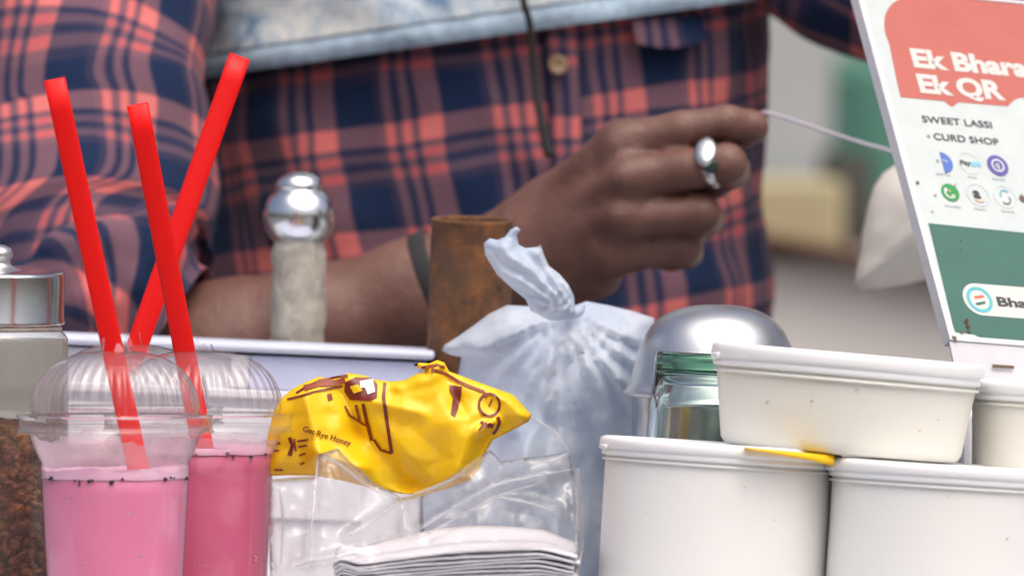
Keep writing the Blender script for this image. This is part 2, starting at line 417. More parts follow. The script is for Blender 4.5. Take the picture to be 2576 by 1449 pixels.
# ------------------------------------------------------------------ the setting: ground, wall behind, ledge
gr = mesh('ground', [(-60, -30, 0), (60, -30, 0), (60, 120, 0), (-60, 120, 0)], [(0, 1, 2, 3)], 'road', smooth=False); gr['kind'] = 'structure'
V_, F_ = box_data(-9, 9, 7.0, 7.25, 0, 3.4, .02)
tag(mesh('street_wall', V_, F_, 'grey_wall', smooth=False), 'pale grey wall far behind the vendor, out of focus', 'wall')
V_, F_ = box_data(.05, 2.4, 3.0, 3.5, 0, P(2060, 640, 3.0).z, .01)
tag(mesh('concrete_ledge', V_, F_, 'concrete', smooth=False), 'low grey concrete ledge behind the vendor, out of focus', 'ledge')
lz = P(2060, 640, 3.0).z
V_, F_ = box_data(-.7, .7, -.04, .22, -.004, .004, .002)
pm = Matrix.Translation(P(2060, 626, 3.0)) @ Matrix.Rotation(R(11), 4, 'Y')
tag(mesh('wooden_plank', xf(V_, pm), F_, 'plank', smooth=False), 'blurred brown plank lying sloped on the grey ledge', 'plank')
V_, F_ = box_data(P(1800, 500, 3.1).x, P(2122, 500, 3.1).x, 3.1, 3.35, lz - .02, P(2000, 452, 3.1).z, .006)
tag(mesh('tan_carton', V_, F_, 'carton', smooth=False), 'blurred tan carton standing on the brown plank', 'carton')
c = P(2330, 300, 4.0); zt = P(2330, 150, 4.0).z
t = thing('green_drum', 'blurred dark green plastic drum behind the ledge, beside the sign', 'drum', (c.x, c.y, 0))
pr = smooth_prof([(.0, 0), (.065, 0), (.07, .02), (.071, .3), (.074, .33), (.071, .36), (.071, zt - .3), (.074, zt - .27), (.071, zt - .24), (.069, zt - .02), (.06, zt), (0, zt)], 2)
pr = [(a * 1.2, b) for a, b in pr]
V_, F_ = lathe_data(pr, 40); mesh('drum_body', V_, F_, 'green_drum', t, local=True)
V_, F_ = lathe_data(smooth_prof([(.055, zt - .002), (.06, zt + .01), (.055, zt + .04), (0, zt + .045)], 2), 24); mesh('drum_cap', V_, F_, 'dark_cloth', t, local=True)
V_, F_ = box_data(P(2080, 500, 3.3).x, P(2200, 500, 3.3).x, 3.36, 3.48, lz - .03, P(2000, 385, 3.3).z, .04)
tag(mesh('folded_cloth', V_, F_, 'dark_cloth'), 'dark olive cloth bundle beside the tan carton, out of focus', 'cloth')

# stall table (its top lies just under the picture)
t = thing('stall_table', 'pale stall table carrying the cups, tubs and bags', 'table', (0, .1, 0))
V_, F_ = box_data(-.75, .75, -.2, .44, TABLE_Z - .03, TABLE_Z, .004); mesh('tabletop', V_, F_, 'table', t, smooth=False)
for sx in (-.7, .7):
    for sy in (-.15, .39):
        V_, F_ = box_data(sx - .02, sx + .02, sy - .02, sy + .02, 0, TABLE_Z - .03, .003); mesh('leg', V_, F_, 'table_leg', t, smooth=False)

# ------------------------------------------------------------------ lidded cups of rose lassi
def make_cup(label, u, v_rim, Y, liquid_mat, v_liq, foam_h, holes_seed, rot=0.0):
    """v_rim: picture height of the lid flange's top; all profiles in metres round the cup axis"""
    c = P(u, v_rim, Y); s = 1 / 5152.0
    z0 = TABLE_Z; t = thing('lassi_cup', label, 'cup', (c.x, c.y, z0), 'lidded lassi cups'); t.rotation_euler = (0, 0, rot)
    zr = c.z - z0                                  # flange top above the table
    wall = [(0, .003), (150 * s, .003), (158 * s, .0), (163 * s, .004), (165 * s, .012)]
    zs = zr - 118 * s
    for i in range(1, 9): wall.append(((165 + 24 * i / 8) * s, .012 + (zs - .012) * i / 8))
    wall += [(192 * s, zs + 6 * s), (200 * s, zs + 24 * s), (215 * s, zs + 62 * s), (222 * s, zs + 72 * s), (229 * s, zs + 76 * s), (234 * s, zs + 80 * s)]
    V_, F_ = lathe_data(wall, 72); mesh('cup_wall', V_, F_, 'pet', t, local=True)
    V_, F_ = lathe_data(smooth_prof([(228 * s, zs + 80 * s), (237 * s, zs + 81 * s), (239 * s, zs + 85 * s), (236 * s, zs + 88 * s), (228 * s, zs + 87 * s)], 2), 72); mesh('cup_rim', V_, F_, 'pet', t, local=True)
    # lid: skirt flange, fluted dome, slit top
    lid = [(247 * s, zr - 46 * s), (251 * s, zr - 42 * s), (246 * s, zr - 38 * s), (245 * s, zr - 8 * s), (249 * s, zr - 3 * s), (247 * s, zr), (240 * s, zr + 1 * s), (222 * s, zr), (214 * s, zr - 6 * s), (209 * s, zr)]
    dome = [(209, 0), (210, 14), (208, 34), (203, 56), (193, 80), (177, 104), (152, 128), (118, 146), (80, 157), (52, 160), (34, 160)]
    lid += [(a * s, zr + b * s) for a, b in smooth_prof(dome, 3)]
    def flute(a, j, r, z):
        h = (z - zr) / s
        if h < 4 or h > 132: return 0
        return .045 * min(1, (h - 4) / 14) * min(1, (132 - h) / 40) * (abs(math.sin(a * 18)) - .6)
    V_, F_ = lathe_data(lid, 288, flute); lo = mesh('dome_lid', V_, F_, 'pet_rib', t, local=True)
    # four pointed flaps pushed up by the straw
    for k in range(4):
        a = k * math.pi / 2 + holes_seed; ca, sa = math.cos(a), math.sin(a); r0, zt = 34 * s, zr + 160 * s
        tip = (r0 * .75, zt + (20 + 14 * ((k * 7 + int(holes_seed * 10)) % 3) / 2) * s)
        pts = [(r0, -14 * s, zt), (r0, 14 * s, zt), (tip[0] * 1.1, 4 * s, tip[1]), (tip[0] * 1.1, -4 * s, tip[1])]
        pts += [(x + .0004, y, z) for x, y, z in pts]
        W_ = [(x * ca - y * sa, x * sa + y * ca, z) for x, y, z in pts]
        mesh('flap', W_, [(0, 1, 2, 3), (7, 6, 5, 4), (0, 4, 5, 1), (1, 5, 6, 2), (2, 6, 7, 3), (3, 7, 4, 0)], 'pet_rib', lo, smooth=False, local=True)
    # drink
    zl = P(u, v_liq, Y - .037).z - z0
    rr = lambda z: (165 + 24 * (z - .012) / (zs - .012)) * s - .0006
    body = [(0, .004), (148 * s, .004), (rr(.012), .012)] + [(rr(.012 + (zl - .012) * i / 10), .012 + (zl - .012) * i / 10) for i in range(1, 11)] + [(0, zl)]
    V_, F_ = lathe_data(body, 72); mesh('drink', V_, F_, liquid_mat, t, local=True)
    V_, F_ = [], []
    n = 72; prof = [(0, .6), (.5, .55), (.85, .6), (.97, .9), (1.0, 1.0), (1.001, 0.0)]
    for i in range(n):
        a = 2 * math.pi * i / n
        hh = foam_h * s * (1 + .55 * mnoise.noise(Vector((math.cos(a) * 2.2, math.sin(a) * 2.2, holes_seed))) + .25 * mnoise.noise(Vector((math.cos(a) * 8, math.sin(a) * 8, holes_seed + 3))))
        lo_ = -2.5 * s * (1 + mnoise.noise(Vector((math.cos(a) * 5, math.sin(a) * 5, 9))))
        for (q, hq) in prof:
            r_ = rr(zl) * q + (.0003 if q > .9 else 0); V_.append((r_ * math.cos(a), r_ * math.sin(a), zl + (hh * hq if hq > 0 else lo_)))
    k = len(prof)
    for i in range(n):
        for j in range(k - 1):
            a, b = i * k + j, ((i + 1) % n) * k + j
            F_.append((a, b, b + 1, a + 1) if j else (a, b + 1, a + 1))
    mesh('foam', V_, F_, 'foam', t, local=True)
    zt_ = zs + 66 * s; Vr, Fr = [], []; nr = 90
    for i in range(nr):
        a = 2 * math.pi * i / nr; top_ = zl + (zt_ - zl) * (.82 + .30 * mnoise.noise(Vector((math.cos(a) * 2.6, math.sin(a) * 2.6, holes_seed * 3))) + .12 * mnoise.noise(Vector((math.cos(a) * 9, math.sin(a) * 9, 2))))
        for q in range(7):
            z_ = zl + (min(top_, zt_) - zl) * q / 6; h_ = (z_ - zs) / s
            r_ = (rr(z_) if h_ < 6 else (192 + (h_ - 6) * .43) * s) - .0005; Vr.append((r_ * math.cos(a), r_ * math.sin(a), z_))
    for i in range(nr):
        for q in range(6): a, b = i * 7 + q, ((i + 1) % nr) * 7 + q; Fr.append((a, b, b + 1, a + 1))
    mesh('residue', Vr, Fr, 'residue', t, local=True)
    # basil seeds along the liquid line
    rnd = random.Random(int(holes_seed * 100))
    for i in range(15):
        a = -math.pi / 2 + rnd.uniform(-1.45, 1.45) if i < 11 else rnd.uniform(0, 6.28)
        r_ = rr(zl) + .0004; z_ = zl + rnd.choice((rnd.uniform(-4, 3), rnd.uniform(-14, 2))) * s; q = rnd.uniform(.0006, .0013)
        Vs, Fs = lathe_data([(0, -q * .8), (q * .8, -q * .5), (q, 0), (q * .8, q * .5), (0, q * .8)], 8)
        mesh('seed', [(x + r_ * math.cos(a), y + r_ * math.sin(a), z + z_) for x, y, z in Vs], Fs, 'seed', t, local=True)
    for i in range(9):
        a = -math.pi / 2 + rnd.uniform(-1.2, 1.2); z_ = rnd.uniform(.02, zl - .006); q = rnd.uniform(.0006, .0016); r_ = rr(z_) + .0008
        Vs, Fs = lathe_data([(0, -q * .8), (q * .8, -q * .5), (q, 0), (q * .8, q * .5), (0, q * .8)], 10)
        mesh('droplet', [(x * .8 + r_ * math.cos(a), y * .4 + r_ * math.sin(a), z * (1 + .4 * (i % 2)) + z_) for x, y, z in Vs], Fs, 'pet', t, local=True)
    return t
cup1 = make_cup('front clear cup of pale rose lassi under a fluted dome lid, nearest and leftmost', 289, 1043, 0.0, 'lassi', 1206, 22, .35)
cup2 = make_cup('clear cup of deeper pink lassi standing right behind the front cup', 503, 1040, .105, 'lassi2', 1143, 14, .9, .4)
cup3 = make_cup('clear dome-lidded cup hidden behind the front lassi cup, holding the right-leaning straw', 322, 1022, .165, 'lassi2', 1130, 14, 1.4, .2)
def make_straw(label, pts, Y):
    a, b = P(*pts[0], Y[0]), P(*pts[1], Y[1])
    n = 14; path = [a.lerp(b, i / (n - 1)) for i in range(n)]
    V_, F_ = tube_data(path, L(27.5, Y[0]), 24, .42, False, sq=.7)
    k = len(V_); V2, F2 = tube_data(path, L(25.8, Y[0]), 24, .38, False, sq=.7)
    F_ = F_ + [tuple(i + k for i in f[::-1]) for f in F2]
    for e in (0, n - 1):
        for i in range(24):
            j = (i + 1) % 24; q = (e * 24 + i, e * 24 + j, k + e * 24 + j, k + e * 24 + i); F_.append(q[::-1] if e == 0 else q)
    V_ = V_ + V2
    return tag(mesh('drinking_straw', V_, F_, 'straw'), label, 'straw', 'red drinking straws')
make_straw('red straw standing in the front cup, leftmost of the three', ((137, 200), (366, 1262)), (-.012, .012))
make_straw('red straw in the deeper pink cup, middle of the three tops', ((346, 264), (520, 1176)), (.075, .112))
make_straw('red straw leaning right, its top highest and rightmost of the three', ((603, 143), (322, 936)), (.185, .165))

# ------------------------------------------------------------------ white curd tubs
def make_tub(label, u, v, Y, Rl, H, tilt, group='white curd tubs', body='tub', base_r=.86, lid_h=46):
    """u, v: picture place of the middle of the lid's front upper edge; Rl lid radius in picture units"""
    s = 1 / 5152.0
    c = P(u, v, Y); t = thing('curd_tub', label, 'tub', c, group); t.rotation_mode = 'ZYX'; t.rotation_euler = (R(-1.2), R(tilt), random.uniform(0, 6))
    
    q = lid_h / 46
    r = Rl * s
    lid = [(0, -3 * s), (r - 40 * s, -3 * s), (r - 34 * s, -2 * s), (r - 30 * s, 0), (r - 14 * s, 0), (r - 6 * s, -2 * s), (r - 1.5 * s, -7 * s), (r, -13 * s * q), (r, -24 * s * q), (r - 2 * s, -28 * s * q), (r - 8 * s, -30 * s * q), (r - 9 * s, -33 * s * q), (r - 7 * s, -36 * s * q), (r - 7 * s, -44 * s * q), (r - 10 * s, -47 * s * q), (r - 19 * s, -47 * s * q)]
    def dent(a, j, rr, z): return .004 * mnoise.noise(Vector((math.cos(a) * 1.5, math.sin(a) * 1.5, z * 30 + u)))
    V_, F_ = lathe_data(lid, 96, dent); lo = mesh('lid', V_, F_, 'lid', t, local=True)
    rb = r - 17 * s; bot = -H
    wall = [(rb, -40 * s * q)]
    for i in range(1, 13): wall.append((rb + (rb * base_r - rb) * i / 12, -48 * s * q + (bot + .004 + 48 * s * q) * i / 12))
    wall += [(rb * base_r - .002, bot + .001), (rb * base_r - .006, bot), (rb * base_r - .012, bot + .002), (0, bot + .002)]
    V_, F_ = lathe_data(wall[::-1], 96, dent); mesh('tub_wall', V_, F_, body, t, local=True)
    V_, F_ = lathe_data([(rb + .0012, -60 * s * q), (rb + .0016, -57 * s * q), (rb + .0012, -54 * s * q), (rb - .001, -53 * s * q), (rb - .001, -61 * s * q)], 96, dent); mesh('ring_bead', V_, F_, body, t, local=True)
    # torn tamper tab on the lid edge
    a = math.pi - t.rotation_euler.z + .25; V_, F_ = box_data(r - 3 * s, r + 5 * s, -.006, .006, -34 * s * q, -22 * s * q, .0006)
    mesh('tear_tab', [(x * math.cos(a) - y * math.sin(a), x * math.sin(a) + y * math.cos(a), z) for x, y, z in V_], F_, 'lid', lo, local=True)
    return t, r, rb
tub1 = make_tub('tall white lidded tub at lower middle right, left one of the front pair', 1815, 1114, 0.0, 305, .110, 3.9, base_r=.995)
tub2 = make_tub('tall white lidded tub cut by the lower right corner of the picture', 2386, 1166, -.02, 306, .102, 3.6, base_r=.995)
tub3 = make_tub('shallow cream tub with white lid resting across the two front tubs', 2135, 888, .010, 346, .0495, 5.0, body='tub_yellow', base_r=.925, lid_h=56)
tub4 = make_tub('cream lidded tub behind the shallow one, at the right edge below the sign', 2762, 968, .052, 335, .135, 3.0, body='tub_yellow', base_r=.9, lid_h=50)
# dirt specks stuck on the shallow tub's wall
def specks(tb, items):
    t, r, rb = tb
    for (u, v, w_, h_, m_) in items:
        c = P(u, v, t.location.y - .05); mt = Matrix.LocRotScale(t.location, t.rotation_euler, None); lc = mt.inverted() @ c
        ang = math.atan2(lc.y, lc.x)
        # put it on the wall at that height, facing the camera
        H = .0485 if t is tub3[0] else .11
        br = .925 if t is tub3[0] else .985
        f = max(0, min(1, (-lc.z - .0105) / (H - .0145)))
        r_ = rb * (1 + (br - 1) * f) + .0008
        inv = mt.inverted().to_3x3()
        d = inv @ Vector((0, -1, 0)); px = inv @ Vector((c.x - t.location.x, 0, 0))
        xx = px; k = math.sqrt(max(r_ * r_ - xx.x ** 2 - xx.y ** 2, 0)); dn = Vector((d.x, d.y, 0)).normalized()
        q = Vector((xx.x, xx.y, 0)) + dn * k; a = math.atan2(q.y, q.x)
        V_, F_ = lathe_data([(0, .00035), (.6, .0003), (1, 0)], 9)
        W_ = []
        for (x, y, z) in V_:
            j = 1 + .5 * mnoise.noise(Vector((x * 3 + u, y * 3, 1)))
            ty = x * w_ * .75 * L(1) * j; tz = (y * h_ * .75 + x * w_ * .35) * L(1) * j
            aa = a + ty / r_; W_.append(((r_ + z) * math.cos(aa), (r_ + z) * math.sin(aa), lc.z + tz))
        mesh('speck', W_, F_, m_, t, local=True)
specks(tub3, [(1940, 1012, 9, 3, 'smudge'), (2050, 1010, 5, 2, 'stain'), (2160, 982, 9, 2, 'smudge'), (2376, 1057, 6, 2, 'smudge'), (2330, 1085, 4, 3, 'smudge')])
specks(tub1, [(1880, 1225, 5, 2, 'smudge'), (1960, 1310, 3, 2, 'smudge'), (1640, 1290, 3, 1.5, 'smudge')])
specks(tub2, [(2545, 1355, 5, 2, 'stain'), (2390, 1250, 3, 2, 'smudge')])
# yellow wrapper caught between the tubs
V_, F_ = [], []
for i in range(13):
    f = i / 12; u = 1872 + 226 * f; wv = 1 + .6 * mnoise.noise(Vector((f * 5, 1, 2)))
    top = 1125 + 21 * f; h = (3 + 22 * f ** 1.2) * (.85 + .15 * wv)
    y0 = -.0655 + .02 * f * f
    V_ += [P(u, top - 3, y0 + .02), P(u, top, y0 + .002), P(u, top + h * .5, y0 - .0008 * wv), P(u, top + h, y0), P(u, top + h, y0 + .0016), P(u, top + 3, y0 + .006)]
for i in range(12):
    for j in range(6): a, b = i * 6 + j, i * 6 + (j + 1) % 6; F_.append((a, b, b + 6, a + 6))
F_ += [tuple(range(5, -1, -1)), tuple(range(72, 78))]
tag(mesh('yellow_wrapper', V_, F_, 'yellow'), 'sliver of yellow wrapper pinched under the shallow tub', 'wrapper')

# ------------------------------------------------------------------ jar of spices
c = P(-8, 681, .10); t = thing('spice_jar', 'dusty glass jar of brown spice with steel lid at the left edge', 'jar', (c.x, c.y, TABLE_Z))
s = L(1, .10); zl = c.z - TABLE_Z
jt = Matrix.Rotation(R(3.0), 4, 'X') @ Matrix.Rotation(R(1.5), 4, 'Y')
rl = 172 * s
lidp = [(0, 4 * s), (40 * s, 5 * s), (60 * s, 3 * s), (rl - 22 * s, 3 * s), (rl - 7 * s, 2 * s), (rl - 1 * s, -2 * s), (rl, -8 * s), (rl, -118 * s), (rl + 3 * s, -124 * s), (rl + 1 * s, -130 * s), (rl - 6 * s, -130 * s)]
V_, F_ = lathe_data(lidp, 72); V_ = [Vector(v) + Vector((0, 0, zl)) for v in xf(V_, jt)]
lo = mesh('jar_lid', V_, F_, 'steel_dull', t, local=True)
V_, F_ = lathe_data(smooth_prof([(0, 66 * s), (20 * s, 64 * s), (36 * s, 54 * s), (40 * s, 40 * s), (34 * s, 26 * s), (40 * s, 12 * s), (62 * s, 3 * s)], 3), 40)
mesh('lid_knob', [Vector(v) + Vector((0, 0, zl)) for v in xf(V_, jt)], F_, 'steel', lo, local=True)
jp = smooth_prof([(160 * s, zl - 122 * s), (158 * s, zl - 146 * s), (164 * s, zl - 152 * s), (177 * s, zl - 168 * s), (180 * s, zl - 200 * s), (180 * s, zl - 400 * s), (180 * s, .02), (172 * s, .006), (150 * s, 0), (0, .001)], 3)
V_, F_ = lathe_data(jp, 72); mesh('jar_glass', V_, F_, 'jar_glass', t, local=True)
V_, F_ = [], []
for i in range(72):
    a = i * 6.2832 / 72; lowz = P(0, 1040, .08).z - TABLE_Z + .004 * mnoise.noise(Vector((math.cos(a) * 2, math.sin(a) * 2, 0)))
    for q in range(6): rr0 = 176.5 * s if q < 5 else 168 * s; zz = lowz + (zl - 172 * s - lowz) * q / 5; V_.append((rr0 * math.cos(a), rr0 * math.sin(a), zz))
for i in range(72):
    for q in range(5): a, b = i * 6 + q, ((i + 1) % 72) * 6 + q; F_.append((a, b, b + 1, a + 1))
mesh('dust_coat', V_, F_, 'jar_dust', t, local=True)
V_, F_ = lathe_data([(163 * s, zl - 140 * s), (165 * s, zl - 147 * s), (161 * s, zl - 152 * s)], 64); mesh('sealing_ring', V_, F_, 'wrap', t, local=True)
ztop = P(0, 1050, .08).z - TABLE_Z
V_, F_ = [], []
rnd = random.Random(5)
ico = bmesh.new(); bmesh.ops.create_icosphere(ico, subdivisions=1, radius=1); ico.verts.index_update()
iv = [v.co.copy() for v in ico.verts]; iff = [[v.index for v in f.verts] for f in ico.faces]; ico.free()
for i in range(1500):
    a = rnd.uniform(math.pi * .9, math.pi * 2.1); r_ = 170 * s * (1 - .12 * rnd.random()); z_ = rnd.uniform(.006, ztop + .006 * math.cos(a * 3))
    q = rnd.uniform(.0016, .0038); mt = Matrix.LocRotScale(Vector((r_ * math.cos(a), r_ * math.sin(a), z_)), Matrix.Rotation(rnd.uniform(0, 6), 3, Vector((rnd.random(), rnd.random(), rnd.random())).normalized()), Vector((q, q * rnd.uniform(.4, 1), q * rnd.uniform(.4, 1.2))))
    k = len(V_); V_ += [mt @ v for v in iv]; F_ += [tuple(x + k for x in f) for f in iff]
o = mesh('spice_pieces', V_, F_, 'spice', t, smooth=False, local=True); o['kind'] = 'stuff'
V_, F_ = lathe_data([(0, .004), (150 * s, .004), (152 * s, ztop - .004), (0, ztop)], 40); mesh('spice_core', V_, F_, 'spice', t, local=True)['kind'] = 'stuff'

# ------------------------------------------------------------------ white tray box behind the cups
tl_, tr_ = P(-60, 834, .30), P(1074, 883, .30)
t = thing('white_crate', 'white plastic crate with lavender panel behind the cups', 'crate', ((tl_.x + tr_.x) / 2, .33, TABLE_Z))
dx = (tr_ - tl_); ang = math.atan2(dx.z, dx.x); wdt = dx.length; tm = Matrix.Translation(tl_) @ Matrix.Rotation(-ang, 4, 'Y')
H = .175
def tb(name, x0, x1, y0, y1, z0, z1, m_, bev=.0015, par=None): 
    V_, F_ = box_data(x0, x1, y0, y1, z0, z1, bev); return mesh(name, xf(V_, tm), F_, m_, par or t, smooth=False)
tb('rim', -.004, wdt + .004, -.004, .075, -.0045, 0, 'crate_rim', .0018)
wl = tb('front_wall', 0, wdt, .004, .010, -H, -.0058, 'tray')
tb('back_wall', 0, wdt, .060, .066, -H + .006, -.0058, 'tray')
tb('end_wall', 0, .006, .0103, .0597, -H + .006, -.0058, 'tray'); tb('end_wall', wdt - .006, wdt, .0103, .0597, -H + .012, -.0058, 'tray')
xa, xb = P(632, 900, .304).x - tl_.x, P(1060, 900, .304).x - tl_.x
tb('lavender_panel', xa, xb, .0005, .0038, -.0235, -.0062, 'lavender', .0008, wl)
tb('frame_rib', 0, wdt, -.001, .0038, -.0285, -.0238, 'tray', .001, wl)
tb('frame_rib', xa - .010, xa - .0004, -.001, .0038, -.0235, -.0062, 'tray', .001, wl)
tb('lower_panel', .03, wdt - .03, .001, .0038, -.09, -.034, 'tray', .001, wl)

# ------------------------------------------------------------------ chrome ball post with wrapped neck
c = P(753, 545, .405); t = thing('ball_topped_post', 'chrome ball knob on a post wrapped in grey tape, behind the crate', 'post', (c.x, c.y, TABLE_Z))
s = L(1, .405); zc = c.z
ball = [(0, 112), (20, 111), (40, 104), (54, 92), (60, 78), (60, 71), (56, 68), (62, 62), (76, 48), (87, 26), (91, 2), (88, -22), (78, -46), (66, -60), (60, -66)]
V_, F_ = lathe_data([(a * s, b * s) for a, b in smooth_prof(ball[:5], 3) + ball[5:7] + smooth_prof(ball[7:], 3)], 64)
mesh('chrome_ball', [Vector(v) + c for v in V_], F_, 'chrome', t)
V_, F_ = [], []
nz = 60; n = 48; tz = P(740, 1100, .405)
for i in range(nz):
    f = i / (nz - 1); zz = -58 * s + (TABLE_Z - zc + 58 * s) * f; cx = -14 * s * min(1, f * 1.4)
    for k in range(n):
        a = 2 * math.pi * k / n; spiral = (f * 9 + k / n) % 1.0
        r_ = (68 + 3 * f + 5 * (spiral - .5) + 3.5 * mnoise.noise(Vector((math.cos(a) * 2, math.sin(a) * 2, f * 14)))) * s
        if i < 2: r_ *= .9 + .05 * i
        V_.append(c + Vector((cx + r_ * math.cos(a), r_ * math.sin(a), zz)))
for i in range(nz - 1):
    for k in range(n): F_.append((i * n + k, i * n + (k + 1) % n, (i + 1) * n + (k + 1) % n, (i + 1) * n + k))
mesh('wrapped_neck', V_, F_, 'wrap', t)

# ------------------------------------------------------------------ rusty pipe
a, b = P(1189, 548, .345), P(1160, 1300, .345); b.z = TABLE_Z
ax = (a - b).normalized(); r_ = L(103, .345); n = 56
t = thing('rusty_pipe', 'open rusty iron pipe standing behind the white bag', 'pipe', b)
ax = Vector((ax.x, -.07, ax.z)).normalized(); hgt = (a - b).length
qm = Matrix.Translation(b) @ ax.to_track_quat('Z', 'Y').to_matrix().to_4x4()
def rn(aa, j, r, z): return .02 * mnoise.noise(Vector((math.cos(aa) * 2, math.sin(aa) * 2, z * 30)))
prof = [(r_ * 1.06, 0)] + [(r_ * (1.06 - .06 * i / 14), hgt * i / 14) for i in range(1, 14)] + [(r_ * .985, hgt - .0025), (r_, hgt - .0015), (r_, hgt - .0004), (r_ * .98, hgt), (r_ * .90, hgt), (r_ * .885, hgt - .001), (r_ * .88, hgt - .10), (0, hgt - .101)]
V_, F_ = lathe_data(prof, n, rn); mesh('pipe_tube', xf(V_, qm), F_, 'rust', t)

# ------------------------------------------------------------------ steel canister with domed lid
c = P(1800, 985, .21); t = thing('steel_canister', 'steel canister with scratched domed lid, behind the upturned glass', 'canister', (c.x, c.y, TABLE_Z))
s = L(1, .21); zc = c.z - TABLE_Z
dome = smooth_prof([(0, 219), (50, 217), (100, 206), (142, 184), (172, 152), (192, 112), (205, 66), (216, 22)], 4) + [(226, 8), (232, 2), (233, -8), (226, -12), (214, -10)]
V_, F_ = lathe_data([(a * s, zc + b * s) for a, b in dome], 80, lambda a, j, r, z: .006 * mnoise.noise(Vector((math.cos(a) * 2, math.sin(a) * 2, z * 40)))); mesh('domed_lid', V_, F_, 'steel', t, local=True)
V_, F_ = lathe_data([(210 * s, zc - 4 * s), (210 * s, .01), (204 * s, .002), (190 * s, 0), (0, 0)], 64); mesh('canister_wall', V_, F_, 'steel_dull', t, local=True)

# ------------------------------------------------------------------ upturned green-tinted tumbler
c = P(1812, 905, .105); t = thing('glass_tumbler', 'thick green-tinted glass tumbler turned upside down behind the tubs', 'tumbler', (c.x, c.y, TABLE_Z))
s = L(1, .115); zt = P(1790, 893, .07).z - TABLE_Z
gp = [(0, zt), (176 * s, zt), (184 * s, zt - 2 * s), (190 * s, zt - 7 * s), (193 * s, zt - 16 * s)]
for i in range(1, 9): gp.append(((193 + 56 * i / 8) * s, zt - 16 * s - (zt - .002 - 16 * s) * i / 8))
gp += [(247 * s, 0), (240 * s, .001)]
for i in range(0, 9): gp.append(((234 - 58 * i / 8) * s, .004 + (zt - 62 * s - .004) * i / 8))
gp += [(170 * s, zt - 54 * s), (150 * s, zt - 50 * s), (0, zt - 49 * s)]
V_, F_ = lathe_data(gp, 96); F_ = [f[::-1] for f in F_]; 
gm = Matrix.Rotation(R(2.2), 4, 'Y'); mesh('tumbler_glass', xf(V_, gm), F_, 'green_glass', t, local=True)

# ------------------------------------------------------------------ white carry bag, knotted
t = thing('white_carry_bag', 'thin white plastic carry bag knotted at the top with ears sticking up', 'bag', P(1380, 1500, .275))
body = [(1436, 772), (1475, 758), (1530, 768), (1590, 782), (1645, 800), (1652, 900), (1630, 1000), (1606, 1080), (1600, 1250), (1590, 1400), (1560, 1560), (1500, 1640), (1350, 1650), (1220, 1630), (1120, 1540), (1070, 1400), (1062, 1260), (1085, 1160), (1134, 1080), (1146, 980), (1156, 925), (1160, 898), (1135, 893), (1112, 882), (1118, 868), (1150, 848), (1190, 820), (1230, 790), (1275, 768), (1330, 770), (1380, 778)]
K = np.array([1436, 782.0])
def bag_front(q, d):
    rel = q - K; ang = np.arctan2(rel[:, 0], np.maximum(rel[:, 1], 1)); rad = np.linalg.norm(rel, axis=1)
    pl = (1 - 2 * np.abs(np.sin(ang * 11 + 1.6 * vnoise(q, .004, 2)))) * np.clip(rad / 120, 0, 1) * np.clip(1.25 - rad / 620, .15, 1) * .0048
    pl += np.sin(ang * 47 + 4 * vnoise(q, .006, 5)) * np.clip(rad / 160, 0, 1) * np.clip(1.1 - rad / 420, 0, 1) * .0014
    qs = q * np.array([1.0, .45]); cr = vnoise(qs, .010, 3, 'e') * .011 + vnoise(qs, .021, 8, 'e') * .004 + vnoise(q, .005, 4) * .008
    bul = .055 * (1 - np.exp(-d / 130))
    return (bul + (pl + cr) * np.clip(d / 45, 0, 1)) + ridge(q, [(1436, 790, 1290, 1080, .006, 26), (1436, 790, 1400, 1180, .008, 30), (1436, 790, 1500, 1060, .006, 24), (1436, 790, 1180, 870, .008, 28), (1436, 790, 1590, 830, .006, 26)]) * np.clip(d / 25, 0, 1)
def bag_back(q, d): return .05 * (1 - np.exp(-d / 130)) + .004 * vnoise(q, .01, 9) * np.clip(d / 45, 0, 1)
pillow('bag_body', body, 13, .275, bag_front, bag_back, 'bag', t)
ears = [(1448, 790), (1425, 806), (1385, 808), (1335, 782), (1322, 752), (1286, 724), (1250, 690), (1220, 640), (1217, 612), (1232, 600), (1252, 604), (1270, 596), (1284, 578), (1300, 570), (1309, 578), (1300, 592), (1305, 616), (1322, 624), (1348, 622), (1360, 616), (1368, 640), (1380, 668), (1408, 690), (1430, 716), (1444, 745)]
def ear_front(q, d):
    rel = q - np.array([1445, 790.]); ang = np.arctan2(rel[:, 1], rel[:, 0])
    return .011 * (1 - np.exp(-d / 22)) + (np.sin(ang * 26 + 2 * vnoise(q, .01, 1)) * .0028 + vnoise(q, .02, 6, 'e') * .003) * np.clip(d / 14, 0, 1)
pillow('tied_ears', ears, 8, .217, ear_front, lambda q, d: .008 * (1 - np.exp(-d / 22)), 'bag', t)
kp = [P(1410, 792, .230), P(1425, 790, .222), P(1440, 788, .220), P(1455, 782, .223), P(1466, 772, .231)]
V_, F_ = tube_data(smooth_prof([tuple(p) for p in kp], 4), [L(q) for q in (9, 11, 13, 15, 16, 17, 18, 18, 18, 17, 16, 16, 15, 14, 12, 10, 8)], 20)
V_ = [v + Vector((0, 0, 0)) * 0 + (v - Vector(P(1440, 782, .223))) * .12 * mnoise.noise(v * 220) for v in V_]; mesh('knot', V_, F_, 'bag', t)
